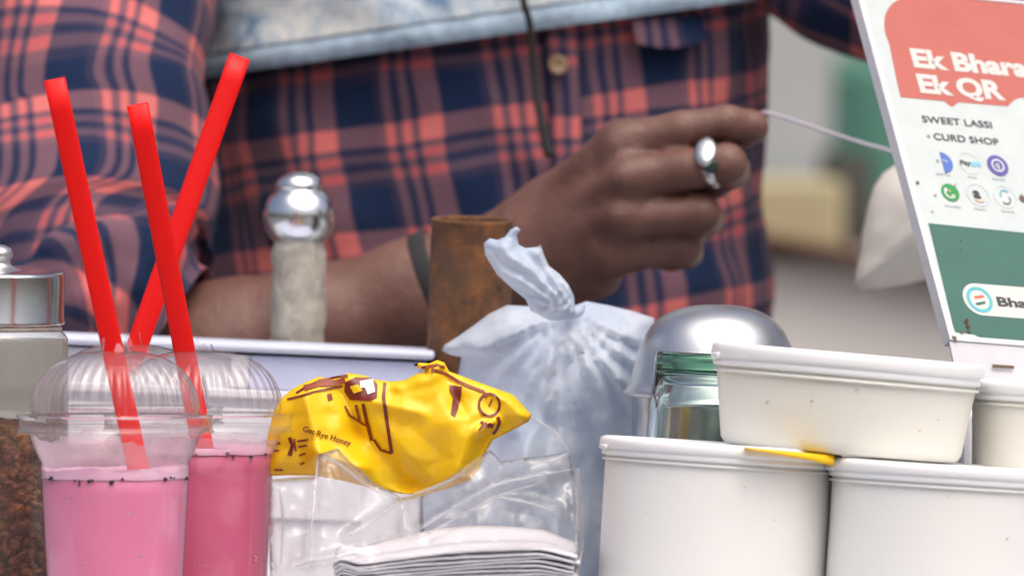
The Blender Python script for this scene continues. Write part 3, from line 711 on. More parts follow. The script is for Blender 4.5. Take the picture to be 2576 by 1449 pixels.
# pouches inside the bag
for (u, v, ru, rv, dy) in ((1270, 1130, 118, 190, 0), (1480, 1150, 105, 260, .01), (1360, 1420, 190, 190, 0), (1500, 930, 80, 90, .012)):
    V_, F_ = lathe_data([(math.sin(math.pi * i / 14), math.cos(math.pi * i / 14)) for i in range(15)], 24)
    cc = P(u, v, .28 + dy); mesh('inner_pouch', [cc + Vector((x * L(ru, .2), y * .032, z * L(rv, .2))) * (1 + .1 * mnoise.noise(Vector((x * 2, y * 2, z * 2 + u)))) for x, y, z in V_], F_, 'bag_fill', t)

# ------------------------------------------------------------------ yellow packet, crumpled, with maroon print
t = thing('yellow_packet', 'crumpled yellow plastic packet with maroon printing behind the clear bag', 'packet', P(950, 1230, .085))
yo = [(664, 1197), (664, 1150), (676, 1085), (690, 1030), (708, 1002), (735, 978), (765, 962), (800, 948), (845, 952), (875, 938), (915, 944), (945, 955), (985, 960), (1020, 955), (1048, 940), (1072, 934), (1040, 918), (1052, 912), (1080, 914), (1100, 905), (1118, 912), (1130, 934), (1152, 942), (1200, 960), (1250, 978), (1290, 992), (1316, 1020), (1338, 1044), (1330, 1060), (1285, 1084), (1240, 1106), (1226, 1130), (1205, 1180), (1185, 1205), (1130, 1228), (1060, 1246), (1000, 1240), (930, 1226), (860, 1208), (790, 1196), (730, 1195)]
YR = [(860, 985, 905, 1085, -.004, 40), (905, 1085, 1040, 1240, -.006, 60), (1238, 1104, 1195, 1190, -.004, 40), (770, 1000, 800, 1140, .005, 45), (800, 1140, 905, 1175, .006, 40), (1110, 925, 1180, 1060, -.003, 40), (1180, 1060, 1140, 1225, .006, 60), (1000, 965, 1090, 945, .004, 26), (1250, 990, 1320, 1045, .004, 40), (940, 1010, 1060, 1040, .003, 30), (1205, 1085, 1245, 1060, .005, 26), (1060, 940, 1120, 915, .004, 14)]
def yel_front(q, d):
    return .010 * (1 - np.exp(-d / 60)) + 1.4 * ridge(q, YR) * np.clip(d / 20, 0, 1) + (vnoise(q, .009, 3, 'e') * .0040 + vnoise(q, .006, 4) * .003) * np.clip(d / 30, 0, 1)
yobj, _ = pillow('packet_film', yo, 8, .10, yel_front, lambda q, d: .018 * (1 - np.exp(-d / 60)), 'yellow', t)
def on_packet(pts_list, off=.0005):
    pts = np.array(pts_list, float)
    # distance to the packet's outline, as in the film itself
    dd = np.full(len(pts), 1e9)
    for i in range(len(yo)): dd = np.minimum(dd, seg_dist(pts, yo[i], yo[(i + 1) % len(yo)])[0])
    f = yel_front(pts, dd); return [P(a, b, .10 - o - off) for (a, b), o in zip(pts, f)]
def stroke(pts, wid, mat='maroon', name='printed_line', off=.0007, par=None):
    p = []
    for i in range(len(pts) - 1):
        a, b = np.array(pts[i], float), np.array(pts[i + 1], float); k = max(2, int(np.linalg.norm(b - a) / 7))
        p += [a + (b - a) * j / k for j in range(k)]
    p.append(np.array(pts[-1], float)); Lq, Rq = [], []
    for i, a in enumerate(p):
        tdir = p[min(i + 1, len(p) - 1)] - p[max(i - 1, 0)]; nn = np.array([-tdir[1], tdir[0]]); nn = nn / max(np.linalg.norm(nn), 1e-6)
        ww = wid * 1.25 * (.5 + .12 * mnoise.noise(Vector((a[0] * .05, a[1] * .05, 0)))); Lq.append(a + nn * ww); Rq.append(a - nn * ww)
    V_ = on_packet(Lq, off) + on_packet(Rq, off); n = len(p)
    return mesh(name, V_, [(i, i + 1, n + i + 1, n + i) for i in range(n - 1)], mat, par or yobj)
def patch(pts, mat, name='printed_patch', off=.0007):
    q, fs, d = cdt_fill(pts, 7); return mesh(name, on_packet(q, off), fs, mat, yobj)
patch([(868, 962), (895, 948), (935, 950), (950, 966), (948, 1000), (930, 1008), (880, 1006), (866, 985)], 'maroon')
patch([(905, 958), (938, 952), (944, 985), (925, 992), (918, 975), (905, 976)], 'white_print', off=.0013)
patch([(880, 972), (900, 966), (912, 982), (890, 990)], 'yellow', off=.0013)
stroke([(968, 962), (965, 1000), (975, 1070), (985, 1140)], 7); stroke([(985, 1140), (958, 1132), (940, 1105)], 5)
stroke([(913, 1015), (922, 1060), (935, 1108)], 7); stroke([(868, 1020), (880, 1045), (915, 1068), (930, 1072)], 4, 'maroon_fade')
stroke([(895, 1018), (905, 1060)], 5, 'maroon_fade')
stroke([(722, 1004), (755, 996), (790, 985), (840, 975), (862, 972)], 4)
stroke([(765, 976), (800, 965), (845, 962), (868, 956)], 11, 'maroon_fade'); stroke([(745, 988), (775, 970), (810, 955)], 5); stroke([(800, 958), (850, 948), (875, 944)], 5, 'maroon_fade')
stroke([(828, 990), (832, 1006)], 9, 'maroon_fade')
patch([(1130, 968), (1162, 972), (1160, 995), (1152, 1030), (1145, 1048), (1134, 1040), (1140, 1000), (1132, 985)], 'maroon')
stroke([(1085, 928), (1120, 940), (1150, 958), (1190, 975), (1218, 985)], 6, 'maroon_fade'); stroke([(1060, 925), (1100, 918), (1118, 925)], 6, 'maroon_fade'); stroke([(1218, 985), (1225, 1000)], 5, 'maroon_fade')
ring = [(1231 + 26 * math.cos(a), 1018 + 28 * math.sin(a)) for a in [i * 6.283 / 24 for i in range(25)]]; stroke(ring, 5)
stroke([(1238, 1004), (1230, 1022)], 3, 'maroon_fade')
for k in range(3): stroke([(1210 + k * 10, 1060 + k * 2), (1222 + k * 8, 1072 + k * 2), (1232 + k * 4, 1066)], 6, 'maroon' if k != 1 else 'maroon_fade')
stroke([(1252, 1048), (1257, 1062), (1250, 1080), (1240, 1092)], 6)
stroke([(1205, 1082), (1215, 1070)], 5)
# small lines of print at the lower left
def packet_text(txt, u, v, size, rot=0.0):
    cu = bpy.data.curves.new('print', 'FONT'); cu.body = txt; cu.size = size; cu.offset = size * .012; tmp = bpy.data.objects.new('tmp', cu); COL.objects.link(tmp)
    dg = bpy.context.evaluated_depsgraph_get(); me = bpy.data.meshes.new_from_object(tmp.evaluated_get(dg)); bpy.data.objects.remove(tmp)
    q = [(u + vv.co.x * math.cos(rot) + vv.co.y * math.sin(rot), v + vv.co.x * math.sin(rot) - vv.co.y * math.cos(rot)) for vv in me.vertices]
    mesh('lettering', on_packet(q, .0008), [tuple(f.vertices) for f in me.polygons], 'maroon', yobj); bpy.data.meshes.remove(me)
packet_text('Get Rye Honey', 760, 1084, 20, R(17))
for k, (a, b) in enumerate((((748, 1110), (775, 1106)), ((750, 1124), (772, 1120)), ((752, 1146), (768, 1140)), ((755, 1168), (766, 1164)))): stroke([a, b], 4, 'maroon_fade')
stroke([(728, 1100), (736, 1120), (728, 1146)], 8, 'maroon'); stroke([(740, 1102), (744, 1136)], 4, 'maroon_fade')
for (a, b) in (((678, 1122), (705, 1114)), ((676, 1136), (702, 1132)), ((672, 1150), (682, 1150)), ((690, 1182), (712, 1182)), ((672, 1172), (678, 1178))): stroke([a, b], 4, 'maroon_fade')

# ------------------------------------------------------------------ paper napkins
def napkin(k, label, group):
    n, m = 34, 6; V_, F_ = [], []
    rnd = random.Random(k); jx = rnd.uniform(-8, 6) if k else 0
    for i in range(n):
        f = i / (n - 1)
        u = 838 + k * 1.6 + jx * .4 + (1452 - 838 - k * 2.2 + jx) * f
        base = 1430 + 8.0 * k
        lift = (52 - k * 2.0) * (math.sin(min(1, f * 1.05) * 1.45)) ** .8 + 20 * math.exp(-((f - .03) / .05) ** 2)
        v = base - lift + rnd.uniform(-.6, .6) + 1.8 * math.sin(f * 9 + k * 1.3) - (0 if k else 4)
        vr = 24 * max(0, f - .86) / .14 * (1 if k < 2 else .7)
        for j in range(m):
            g = j / (m - 1); y = -.055 + .012 * math.sin(f * 3) + .10 * g + k * .0006
            V_.append(P(u + g * 6, v + vr - (62 if k == 0 else 54) * g * 1.0 * (.5 + .5 * math.sin(f * 3.1)) , y))
    nn = len(V_); th = Vector((0, 0, -.0011)); V_ += [v + th for v in V_]
    for i in range(n - 1):
        for j in range(m - 1):
            a = i * m + j; F_.append((a, a + m, a + m + 1, a + 1)); F_.append((a + nn, a + nn + 1, a + nn + m + 1, a + nn + m))
        a, b = i * m, (i + 1) * m; F_.append((a, a + nn, b + nn, b)); a, b = i * m + m - 1, (i + 1) * m + m - 1; F_.append((a, b, b + nn, a + nn))
    for j in range(m - 1):
        F_.append((j, j + 1, j + 1 + nn, j + nn)); a = (n - 1) * m + j; F_.append((a, a + nn, a + nn + 1, a + 1))
    return tag(mesh('paper_napkin', V_, F_, 'paper'), label, 'napkin', group)
napkin(0, 'topmost white paper napkin of the curved stack at the bottom', 'stacked paper napkins')
for k, w_ in enumerate(('second', 'third', 'fourth', 'fifth', 'sixth', 'seventh', 'eighth', 'ninth')): napkin(k + 1, w_ + ' white paper napkin from the top of the curved stack at the bottom', 'stacked paper napkins')

# ------------------------------------------------------------------ clear crinkled bag over packet and napkins
t = thing('clear_plastic_bag', 'torn clear crinkled plastic bag in front of the yellow packet, over the napkins', 'bag', P(1060, 1560, .0))
co = [(676, 1290), (674, 1206), (735, 1200), (792, 1196), (800, 1142), (850, 1128), (880, 1160), (940, 1215), (1010, 1250), (1060, 1240), (1130, 1200), (1180, 1165), (1232, 1130), (1262, 1160), (1330, 1150), (1380, 1145), (1432, 1134), (1440, 1180), (1452, 1220), (1456, 1300), (1462, 1390), (1440, 1470), (1380, 1560), (1200, 1600), (900, 1600), (720, 1580), (682, 1500), (676, 1360)]
CR = [(800, 1140, 775, 1420, .010, 26), (800, 1140, 850, 1128, .006, 20), (1010, 1250, 1020, 1335, .012, 30), (880, 1345, 1005, 1270, .010, 24), (1050, 1330, 1240, 1220, .014, 26), (1240, 1220, 1430, 1180, .012, 26), (1230, 1245, 1400, 1280, .010, 22), (1010, 1250, 1160, 1195, .010, 20), (1432, 1134, 1330, 1160, .010, 24), (1455, 1200, 1440, 1420, .010, 26), (690, 1180, 700, 1420, .008, 26), (740, 1420, 900, 1390, .010, 24), (1050, 1340, 960, 1360, .008, 22), (1180, 1300, 1080, 1350, .010, 20)]
def clr_front(q, d):
    return .020 * (1 - np.exp(-d / 60)) + (ridge(q, CR) + vnoise(q, .006, 8, 'e') * .010 + vnoise(q, .005, 2) * .012) * np.clip(d / 14, 0, 1)
pillow('bag_film', co, 11, -.028, clr_front, lambda q, d: .012 * (1 - np.exp(-d / 60)) + .010 * vnoise(q, .012, 5, 'e') * np.clip(d / 20, 0, 1), 'film', t)
def on_film(u, v, off=.0006):
    q = np.array([[u, v]], float); dd = np.array([1e9])
    for i in range(len(co)): dd = np.minimum(dd, seg_dist(q, co[i], co[(i + 1) % len(co)])[0])
    return P(u, v, -.028 - float(clr_front(q, dd)[0]) - off)
for fold in ([(1008, 1252), (1014, 1290), (1020, 1335)], [(880, 1348), (940, 1310), (1005, 1268)], [(1045, 1338), (1120, 1290), (1240, 1222), (1330, 1200), (1448, 1178)], [(1060, 1350), (1180, 1285), (1260, 1245), (1360, 1215)], [(1230, 1246), (1320, 1262), (1400, 1284)], [(1030, 1246), (1100, 1222), (1165, 1192)], [(1432, 1137), (1380, 1160), (1300, 1166)], [(1448, 1200), (1452, 1300), (1446, 1410)], [(800, 1150), (790, 1260), (776, 1410)], [(812, 1150), (850, 1165), (930, 1225), (1000, 1252)], [(742, 1424), (800, 1410), (900, 1392)], [(700, 1215), (712, 1300), (706, 1420)], [(1342, 1050), (1400, 1090), (1432, 1136)]):
    pp = smooth_prof([tuple(on_film(*p)) for p in fold], 5); n_ = len(pp)
    V_, F_ = tube_data(pp, [.0002 + .0007 * math.sin(math.pi * i / (n_ - 1)) * (.7 + .5 * mnoise.noise(Vector((i * .7, fold[0][0], 0)))) for i in range(n_)], 6, .5); mesh('film_crease', V_, F_, 'film_fold', t)
seam = [P(1452, 1180, -.032), P(1456, 1230, -.034), P(1460, 1300, -.036), P(1462, 1390, -.034), P(1445, 1460, -.03)]
V_, F_ = tube_data(smooth_prof([tuple(p) for p in seam], 4), .0012, 8, .6); mesh('bag_seam', V_, F_, 'film', t)

# ------------------------------------------------------------------ the payment sign: a leaning enamelled plate on a folded foot
aa = math.sqrt(1 / (1 + math.sin(R(19)))); yy = math.sqrt(1 - aa * aa)
E1 = Vector((aa * math.cos(R(5)), yy, -aa * math.sin(R(5)))); E2 = Vector((-aa * math.sin(R(14)), yy, aa * math.cos(R(14))))
E1.normalize(); E2 = (E2 - E1 * E2.dot(E1)).normalized(); EN = E1.cross(E2).normalized()      # EN faces the camera
O = P(2397, 852, .16)
if EN.y > 0: EN = -EN
def sgn(u, v, h=0.0):
    r = ray(u, v); k = (O - CAM).dot(EN) / r.dot(EN); return CAM + r * k + EN * h
def st(p): d = p - O; return d.dot(E1), d.dot(E2)
def at(x, y, h=0.0): return O + E1 * x + E2 * y + EN * h
sg = thing('payment_sign', 'leaning white metal payment sign with coral and teal print, upper right', 'sign', O)
SW, SH = .155, st(sgn(2520, 4))[1]
def plate(name, pts, h0, h1, mat, par):
    n = len(pts); V_ = [at(x, y, h1) for x, y in pts] + [at(x, y, h0) for x, y in pts]
    return mesh(name, V_, [tuple(range(n)), tuple(range(2 * n - 1, n - 1, -1))] + [(i, i + n, (i + 1) % n + n, (i + 1) % n) for i in range(n)], mat, par, smooth=False)
panel = plate('sign_panel', [(0, 0), (SW, 0), (SW, SH), (0, SH)], -.0012, 0, 'sign_white', sg)
# folded edges
ew = st(sgn(2425, 852))[0]
plate('edge_fold', [(-.0022, -.001), (.0012, -.001), (.0012, SH + .001), (-.0022, SH + .001)], -.006, .0007, 'sign_edge', sg)
plate('edge_fold', [(.0013, SH - .0008), (SW, SH - .0008), (SW, SH + .001), (.0013, SH + .001)], -.006, .0007, 'sign_edge', sg)
plate('edge_fold', [(.0013, -.0012), (SW, -.0012), (SW, .0016), (.0013, .0016)], -.006, .0007, 'sign_edge', sg)
def prt(name, uv, mat, lvl=1, par=None, clip=True):
    pts = [st(sgn(u, v)) for u, v in uv]
    pts = [(min(max(x, .0012), SW - .001), min(max(y, .0018), SH - .001)) for x, y in pts]
    q = [Vector((x, y, 0)) for x, y in pts]
    from mathutils.geometry import tessellate_polygon
    return mesh(name, [at(x, y, .00018 * lvl) for x, y in pts], [tuple(f) for f in tessellate_polygon([q])], mat, par or panel, smooth=False)
def z1(x, y): return ((x / 3.2206 + 3250) * .66546, (y / 3.2206) * .66546)
top = lambda u: 4 + (u - 2520) * .094
coral = [z1(495, 1190), z1(440, 950), z1(360, 550), z1(318, 440), z1(303, 380), z1(297, 300), z1(300, 230), z1(312, 180), z1(335, 130), z1(368, 80), z1(410, 40), z1(460, 8), z1(520, -14), z1(600, -40), z1(760, -60), (2800, 0), (2860, 275), (2720, 262), (2640, 256), (2580, 252), z1(2000, 1195), z1(1940, 1198), z1(1890, 1215), z1(1850, 1250), z1(1800, 1300), z1(1200, 1250), z1(1160, 1285), z1(1125, 1305), z1(1095, 1290), z1(1020, 1235)]
prt('coral_print', coral, 'coral')
teal = [(2335, 562), (2576, 586), (2900, 618), (2980, 905), (2576, 859), (2492, 851), (2462, 848), (2452, 842), (2424, 838), (2403, 836), (2398, 822), (2366, 690)]
prt('teal_print', teal, 'teal')
def glyphs(name, txt, u, v, cap, mat, lvl=2, sx=1.0, bold=.0, par=None, rot=0):
    """lettering lying in the sign's plane; (u, v) is the left end of its baseline, cap its capital height in picture units"""
    cu = bpy.data.curves.new('print', 'FONT'); cu.body = txt; cu.size = 1.0; cu.offset = bold; cu.resolution_u = 4
    tmp = bpy.data.objects.new('tmp', cu); COL.objects.link(tmp); dg = bpy.context.evaluated_depsgraph_get()
    me = bpy.data.meshes.new_from_object(tmp.evaluated_get(dg)); bpy.data.objects.remove(tmp)
    x0, y0 = st(sgn(u, v)); k = cap / .70 / aa * L(1, .18)
    V_ = [at(x0 + q.co.x * k * sx, y0 + q.co.y * k, .00018 * lvl) for q in me.vertices]
    o = mesh(name, V_, [tuple(f.vertices) for f in me.polygons], mat, par or panel, smooth=False); bpy.data.meshes.remove(me); return o
glyphs('lettering', 'Ek Bharat', 2296, 168, 46, 'print_white', 2, 1.30, .045)
glyphs('lettering', 'Ek QR', 2312, 232, 46, 'print_white', 2, 1.25, .045)
glyphs('lettering', 'SWEET LASSI', 2320, 308, 17, 'print_black', 2, 1.34, .012)
glyphs('lettering', 'CURD SHOP', 2349, 352, 17, 'print_black', 2, 1.27, .012)
def disc(name, u, v, r, mat, lvl=1, r2=0, a0=0, a1=6.2832, par=None, sy=1.0):
    """disc, ring or sector lying in the sign plane"""
    x0, y0 = st(sgn(u, v)); k = L(1, .18) / aa; n = 40; V_, F_ = [], []
    for i in range(n + 1):
        a = a0 + (a1 - a0) * i / n
        V_ += [at(x0 + r * k * math.cos(a), y0 + r * sy * k * math.sin(a), .00018 * lvl), at(x0 + r2 * k * math.cos(a), y0 + r2 * sy * k * math.sin(a), .00018 * lvl)]
    for i in range(n): F_.append((2 * i, 2 * i + 1, 2 * i + 3, 2 * i + 2))
    return mesh(name, V_, F_, mat, par or panel, smooth=False)
def pix(x, y): return ((x / 3.293 + 3400) * .66546, (y / 3.293 + 420) * .66546)
# row one
u, v = pix(530, 645); hb = disc('blue_half_disc', u, v, 27, 'print_blue', 2, 0, -math.pi / 2, math.pi / 2); glyphs('caption', 'Pay', *pix(535, 640), 7, 'print_pale', 3, 1, 0, hb)
disc('small_dot', *pix(475, 625), 4, 'print_grey', 2)
u, v = pix(870, 655); disc('pale_ring', u, v, 28, 'print_pale', 2, 26.6)
glyphs('lettering', 'Pay', *pix(757, 668), 11, 'print_black', 3, 1.25, .03); glyphs('lettering', 'tm', *pix(892, 684), 14, 'print_sky', 3, 1.2, .04)
u, v = pix(1220, 685); pp = disc('purple_disc', u, v, 27, 'print_purple', 2); disc('inner_mark', u, v, 17, 'print_pale', 3, 12.5, par=pp); glyphs('lettering', 'ट' if False else 'q', u - 6, v + 5, 16, 'print_pale', 4, 1.0, .02, pp)
# row two
u, v = pix(630, 1020); gd = disc('green_disc', u, v, 23, 'print_green', 2)
disc('handset', u - 1, v + 1, 15, 'print_white', 3, 10.5, math.pi * .9, math.pi * 1.75, par=gd); disc('handset_end', u - 12, v - 7, 5, 'print_white', 3, par=gd); disc('handset_end', u + 8, v + 10, 5, 'print_white', 3, par=gd)
u, v = pix(975, 1050); disc('pale_ring', u, v, 29, 'print_pale', 2, 27.6); glyphs('lettering', 'a', *pix(925, 1082), 27, 'print_black', 3, 1.1, .03); disc('smile', *pix(985, 1062), 16, 'print_orange', 3, 13, math.pi * 1.2, math.pi * 1.8)
u, v = pix(1310, 1075); disc('pale_ring', u, v, 29, 'print_pale', 2, 27.6); disc('arc_mark', u, v - 6, 13, 'print_teal', 3, 10, math.pi * .2, math.pi * 1.15); disc('arc_mark', u + 2, v + 6, 13, 'print_black', 3, 10.5, -math.pi * .8, math.pi * .2)
for (x, y, tx) in ((455, 800, 'BHIM Pay'), (850, 834, 'Paytm'), (1160, 862, 'PhonePe'), (565, 1196, 'WhatsApp'), (925, 1230, 'Amazon'), (1265, 1258, 'Samsung')):
    glyphs('caption', tx, *pix(x, y), 6.5, 'print_grey', 2, 1.05)
# logo pill on the teal field
x0, y0 = st(sgn(2462, 754)); k = L(1, .18) / aa; pts = []
for i in range(21): a = math.pi / 2 + math.pi * i / 20; pts.append((x0 + 41 * k * math.cos(a), y0 + 41 * k * math.sin(a)))
pts += [(SW - .02, y0 - 41 * k), (SW - .02, y0 + 41 * k)]
pill = mesh('logo_pill', [at(x, y, .00036) for x, y in pts], [tuple(range(len(pts)))], 'print_white', panel, smooth=False)
disc('logo_ring', 2463, 755, 33, 'print_teal', 3, 25, par=pill)
def bar(u, v, w_, h_, rot, mat):
    x0, y0 = st(sgn(u, v)); c_, s_ = math.cos(rot), math.sin(rot); q = [(-w_, -h_), (w_, -h_), (w_, h_), (-w_, h_)]
    mesh('logo_bar', [at(x0 + (a * c_ - b * s_) * k, y0 + (a * s_ + b * c_) * k, .00054) for a, b in q], [(0, 1, 2, 3)], mat, pill, smooth=False)
bar(2462, 748, 13, 3.2, R(12), 'print_red'); bar(2466, 764, 13, 3.2, R(14), 'teal')
glyphs('lettering', 'BharatPe', 2508, 770, 23, 'print_black', 3, 1.6, .035, pill)
# rust, scuffs and a screw
rr_ = random.Random(3)
for (u, v, r_, m_) in ((2432, 806, 4, 'rust_spot'), (2434, 824, 5, 'rust_spot'), (2430, 812, 4.5, 'rust_spot'), (2436, 836, 3.5, 'rust_spot'), (2418, 838, 3.5, 'stain'), (2398, 852, 6, 'stain'), (2403, 858, 3, 'stain'), (2307, 460, 4, 'stain'), (2352, 492, 3.2, 'smudge'), (2402, 466, 3, 'smudge'), (2335, 343, 4.5, 'smudge'), (2416, 605, 2.5, 'stain'), (2417, 630, 2, 'stain'), (2416, 655, 1.6, 'stain'), (2345, 533, 3, 'smudge'), (2572, 502, 9, 'stain'), (2388, 482, 3, 'smudge')):
    x0, y0 = st(sgn(u, v)); n = 12
    pts = [at(x0 + r_ * k * (1 + .45 * rr_.uniform(-1, 1)) * math.cos(i * 6.283 / n), y0 + r_ * k * (1 + .45 * rr_.uniform(-1, 1)) * math.sin(i * 6.283 / n), .0009 if u < 2412 and v > 845 else .00062) for i in range(n)]
    mesh('rust_mark', pts, [tuple(range(n))], m_, panel, smooth=False)
# foot: folded forward below the plate
fz = O.z - TABLE_Z
FD = (Vector((0, -.35, -1))).normalized()
fp = [O + E1 * -.002, O + E1 * SW]
foot_l = L(105, .07)
V_ = [fp[0] + FD * .0015 , fp[1] + FD * .0015, fp[1] + FD * foot_l, fp[0] + FD * foot_l + E1 * .004]; nn_ = E1.cross(FD).normalized() * .0012
V_ = V_ + [v + nn_ for v in V_]
mesh('folded_foot', V_, [(0, 1, 2, 3), (7, 6, 5, 4), (0, 4, 5, 1), (1, 5, 6, 2), (2, 6, 7, 3), (3, 7, 4, 0)], 'sign_edge', sg, smooth=False)
c_ = P(2520, 924, .045)
def footp(u, v, h):
    n_ = -E1.cross(FD).normalized(); n_ = n_ if n_.y < 0 else -n_
    r = ray(u, v); kk = (fp[0] - CAM).dot(n_) / r.dot(n_); return CAM + r * kk + n_ * h
mesh('slot', [footp(2492, 918, .0016), footp(2547, 922, .0016), footp(2547, 930, .0016), footp(2492, 927, .0016)], [(0, 1, 2, 3)], 'stain', sg, smooth=False)
# carton that carries the sign, hidden behind the tubs
bz = (fp[0] + FD * foot_l).z
V_, F_ = box_data(O.x + .004, O.x + .19, .135, .33, TABLE_Z, bz - .004 - .012, .003)
tag(mesh('white_carton', V_, F_, 'tray', smooth=False), 'white carton under the payment sign, behind the tubs', 'carton')

# ------------------------------------------------------------------ the vendor
def to(u, v, Y): return np.array(P(u, v, Y))
class Field:
    def __init__(s, lo, hi, h):
        s.lo = np.array(lo); s.h = h; s.n = np.ceil((np.array(hi) - s.lo) / h).astype(int) + 1; s.f = np.full(s.n, .06, np.float32)
    def box(s, lo, hi):
        a = np.clip(np.floor((lo - s.lo) / s.h).astype(int), 0, s.n); b = np.clip(np.ceil((hi - s.lo) / s.h).astype(int) + 1, 0, s.n)
        if (b <= a).any(): return None
        g = [s.lo[i] + s.h * np.arange(a[i], b[i], dtype=np.float32) for i in range(3)]
        return tuple(slice(a[i], b[i]) for i in range(3)), g
    def add(s, a, b, ra, rb, k, fld=None, flat=None):
        a, b = np.asarray(a, np.float32), np.asarray(b, np.float32); m = max(ra, rb) + .03
        bx = s.box(np.minimum(a, b) - m, np.maximum(a, b) + m)
        if bx is None: return
        sl, g = bx; X = g[0][:, None, None] - a[0]; Yv = g[1][None, :, None] - a[1]; Z = g[2][None, None, :] - a[2]
        d = b - a; dd = float(d @ d) + 1e-9
        t_ = np.clip((X * d[0] + Yv * d[1] + Z * d[2]) / dd, 0, 1)
        q = np.sqrt((X - t_ * d[0]) ** 2 + (Yv - t_ * d[1]) ** 2 + (Z - t_ * d[2]) ** 2) - (ra + (rb - ra) * t_)
        F0 = s.f if fld is None else fld; s.blend(F0, sl, q.astype(np.float32), k)
    def ell(s, c, r, k):
        c, r = np.asarray(c, np.float32), np.asarray(r, np.float32); bx = s.box(c - r - .05, c + r + .05)
        if bx is None: return
        sl, g = bx; X = (g[0][:, None, None] - c[0]) / r[0]; Yv = (g[1][None, :, None] - c[1]) / r[1]; Z = (g[2][None, None, :] - c[2]) / r[2]
        q = (np.sqrt(X * X + Yv * Yv + Z * Z) - 1) * float(r.min()); s.blend(s.f, sl, q.astype(np.float32), k)
    def blend(s, F0, sl, q, k):
        o = F0[sl]; hh = np.maximum(k - np.abs(o - q), 0) / k; F0[sl] = np.minimum(o, q) - hh * hh * k * .25
    def surf(s):
        f = s.f; neg = f < 0; n = np.array(f.shape); c8 = [(i, j, k) for i in (0, 1) for j in (0, 1) for k in (0, 1)]
        sh = lambda A, o: A[o[0]:n[0] - 1 + o[0], o[1]:n[1] - 1 + o[1], o[2]:n[2] - 1 + o[2]]
        cnt = sum(sh(neg, o).astype(np.int8) for o in c8); act = (cnt > 0) & (cnt < 8); idx = np.argwhere(act)
        vid = np.full(act.shape, -1, np.int32); vid[act] = np.arange(len(idx)); pos = np.zeros((len(idx), 3)); w_ = np.zeros(len(idx))
        val = {o: f[idx[:, 0] + o[0], idx[:, 1] + o[1], idx[:, 2] + o[2]] for o in c8}
        for o in c8:
            for ax in range(3):
                if o[ax]: continue
                p = list(o); p[ax] = 1; p = tuple(p); A, B = val[o], val[p]; m = (A < 0) != (B < 0); t_ = np.where(m, A / np.where(m, A - B, 1), 0)
                for x in range(3): pos[:, x] += np.where(m, o[x] + (t_ if x == ax else 0), 0)
                w_ += m
        V_ = (idx + pos / w_[:, None]) * s.h + s.lo; quads = []
        for ax in range(3):
            b_, c_ = (ax + 1) % 3, (ax + 2) % 3; s0 = [slice(None)] * 3; s1 = [slice(None)] * 3; s0[ax] = slice(0, -1); s1[ax] = slice(1, None)
            A, B = neg[tuple(s0)], neg[tuple(s1)]; e = np.argwhere(A != B); ok = (e[:, b_] > 0) & (e[:, c_] > 0) & (e[:, b_] < n[b_] - 1) & (e[:, c_] < n[c_] - 1); e = e[ok]
            def cell(db, dc): q = e.copy(); q[:, b_] += db; q[:, c_] += dc; return vid[q[:, 0], q[:, 1], q[:, 2]]
            Q = np.stack([cell(-1, -1), cell(0, -1), cell(0, 0), cell(-1, 0)], 1); fl = A[e[:, 0], e[:, 1], e[:, 2]]
            Q[~fl] = Q[~fl][:, ::-1]; quads.append(Q)
        return V_, np.vstack(quads)
HB = .0026
fd = Field((-.36, .36, .82), (.44, .92, 1.72), HB)
# trunk, neck, head (out of the picture above)
for (c_, r_, k_) in (((-.02, .735, .90), (.15, .10, .14), .05), ((-.02, .735, 1.10), (.145, .095, .20), .05), ((-.03, .73, 1.27), (.16, .10, .13), .05)): fd.ell(c_, r_, k_)
fd.add((-.15, .71, 1.35), (.10, .72, 1.36), .045, .05, .05); fd.add((-.035, .72, 1.36), (-.04, .69, 1.47), .056, .05, .03)
fd.ell((-.04, .675, 1.565), (.073, .092, .112), .02); fd.add((-.04, .585, 1.565), (-.04, .572, 1.545), .008, .013, .012); fd.add((-.06, .592, 1.515), (-.02, .592, 1.515), .007, .007, .008)
for sx in (-.112, .032): fd.add((sx, .685, 1.575), (sx, .69, 1.55), .014, .010, .01)
# arm towards the camera's left, forearm across the picture
EL = to(265, 962, .515); W = to(1300, 642, .475)
SHL = np.array([-.215, .68, 1.325])
fd.add(SHL, to(200, 130, .59), .042, .040, .03); fd.add(to(200, 130, .59), EL, .040, .043, .03)
arm = [EL, to(600, 900, .50), to(800, 846, .49), to(1050, 745, .483), W]
for i, (ra, rb) in enumerate(((.045, .041), (.041, .036), (.036, .0295), (.0295, .0255))): fd.add(arm[i], arm[i + 1], ra, rb, .012)
# back of the hand
mc = {'i': (to(1345, 560, .470), to(1556, 366, .434)), 'm': (to(1340, 610, .462), to(1580, 452, .424)), 'r': (to(1335, 660, .462), to(1560, 550, .427)), 'p': (to(1330, 700, .468), to(1528, 640, .437))}
for kx, (ra, rb) in {'i': (.016, .0118), 'm': (.016, .0122), 'r': (.0165, .0118), 'p': (.017, .0115)}.items(): fd.add(*mc[kx], ra, rb, .010)
fd.add(to(1320, 690, .478), to(1500, 690, .455), .022, .0135, .014); fd.add(to(1340, 600, .487), to(1520, 500, .462), .022, .016, .014)
fd.add(to(1400, 520, .485), to(1545, 440, .470), .018, .013, .012)
for (u, v, y_) in ((1562, 352, .427), (1588, 442, .416), (1568, 545, .420), (1530, 636, .431)): fd.add(to(u, v, y_), to(u + 6, v, y_), .0085, .0085, .008)
# tendons and veins on the back of the hand
for (p_, q_) in ((to(1380, 560, .452), to(1560, 447, .413)), (to(1385, 600, .449), to(1550, 545, .416)), (to(1400, 500, .456), to(1545, 372, .424))): fd.add(p_, q_, .0050, .0050, .006)
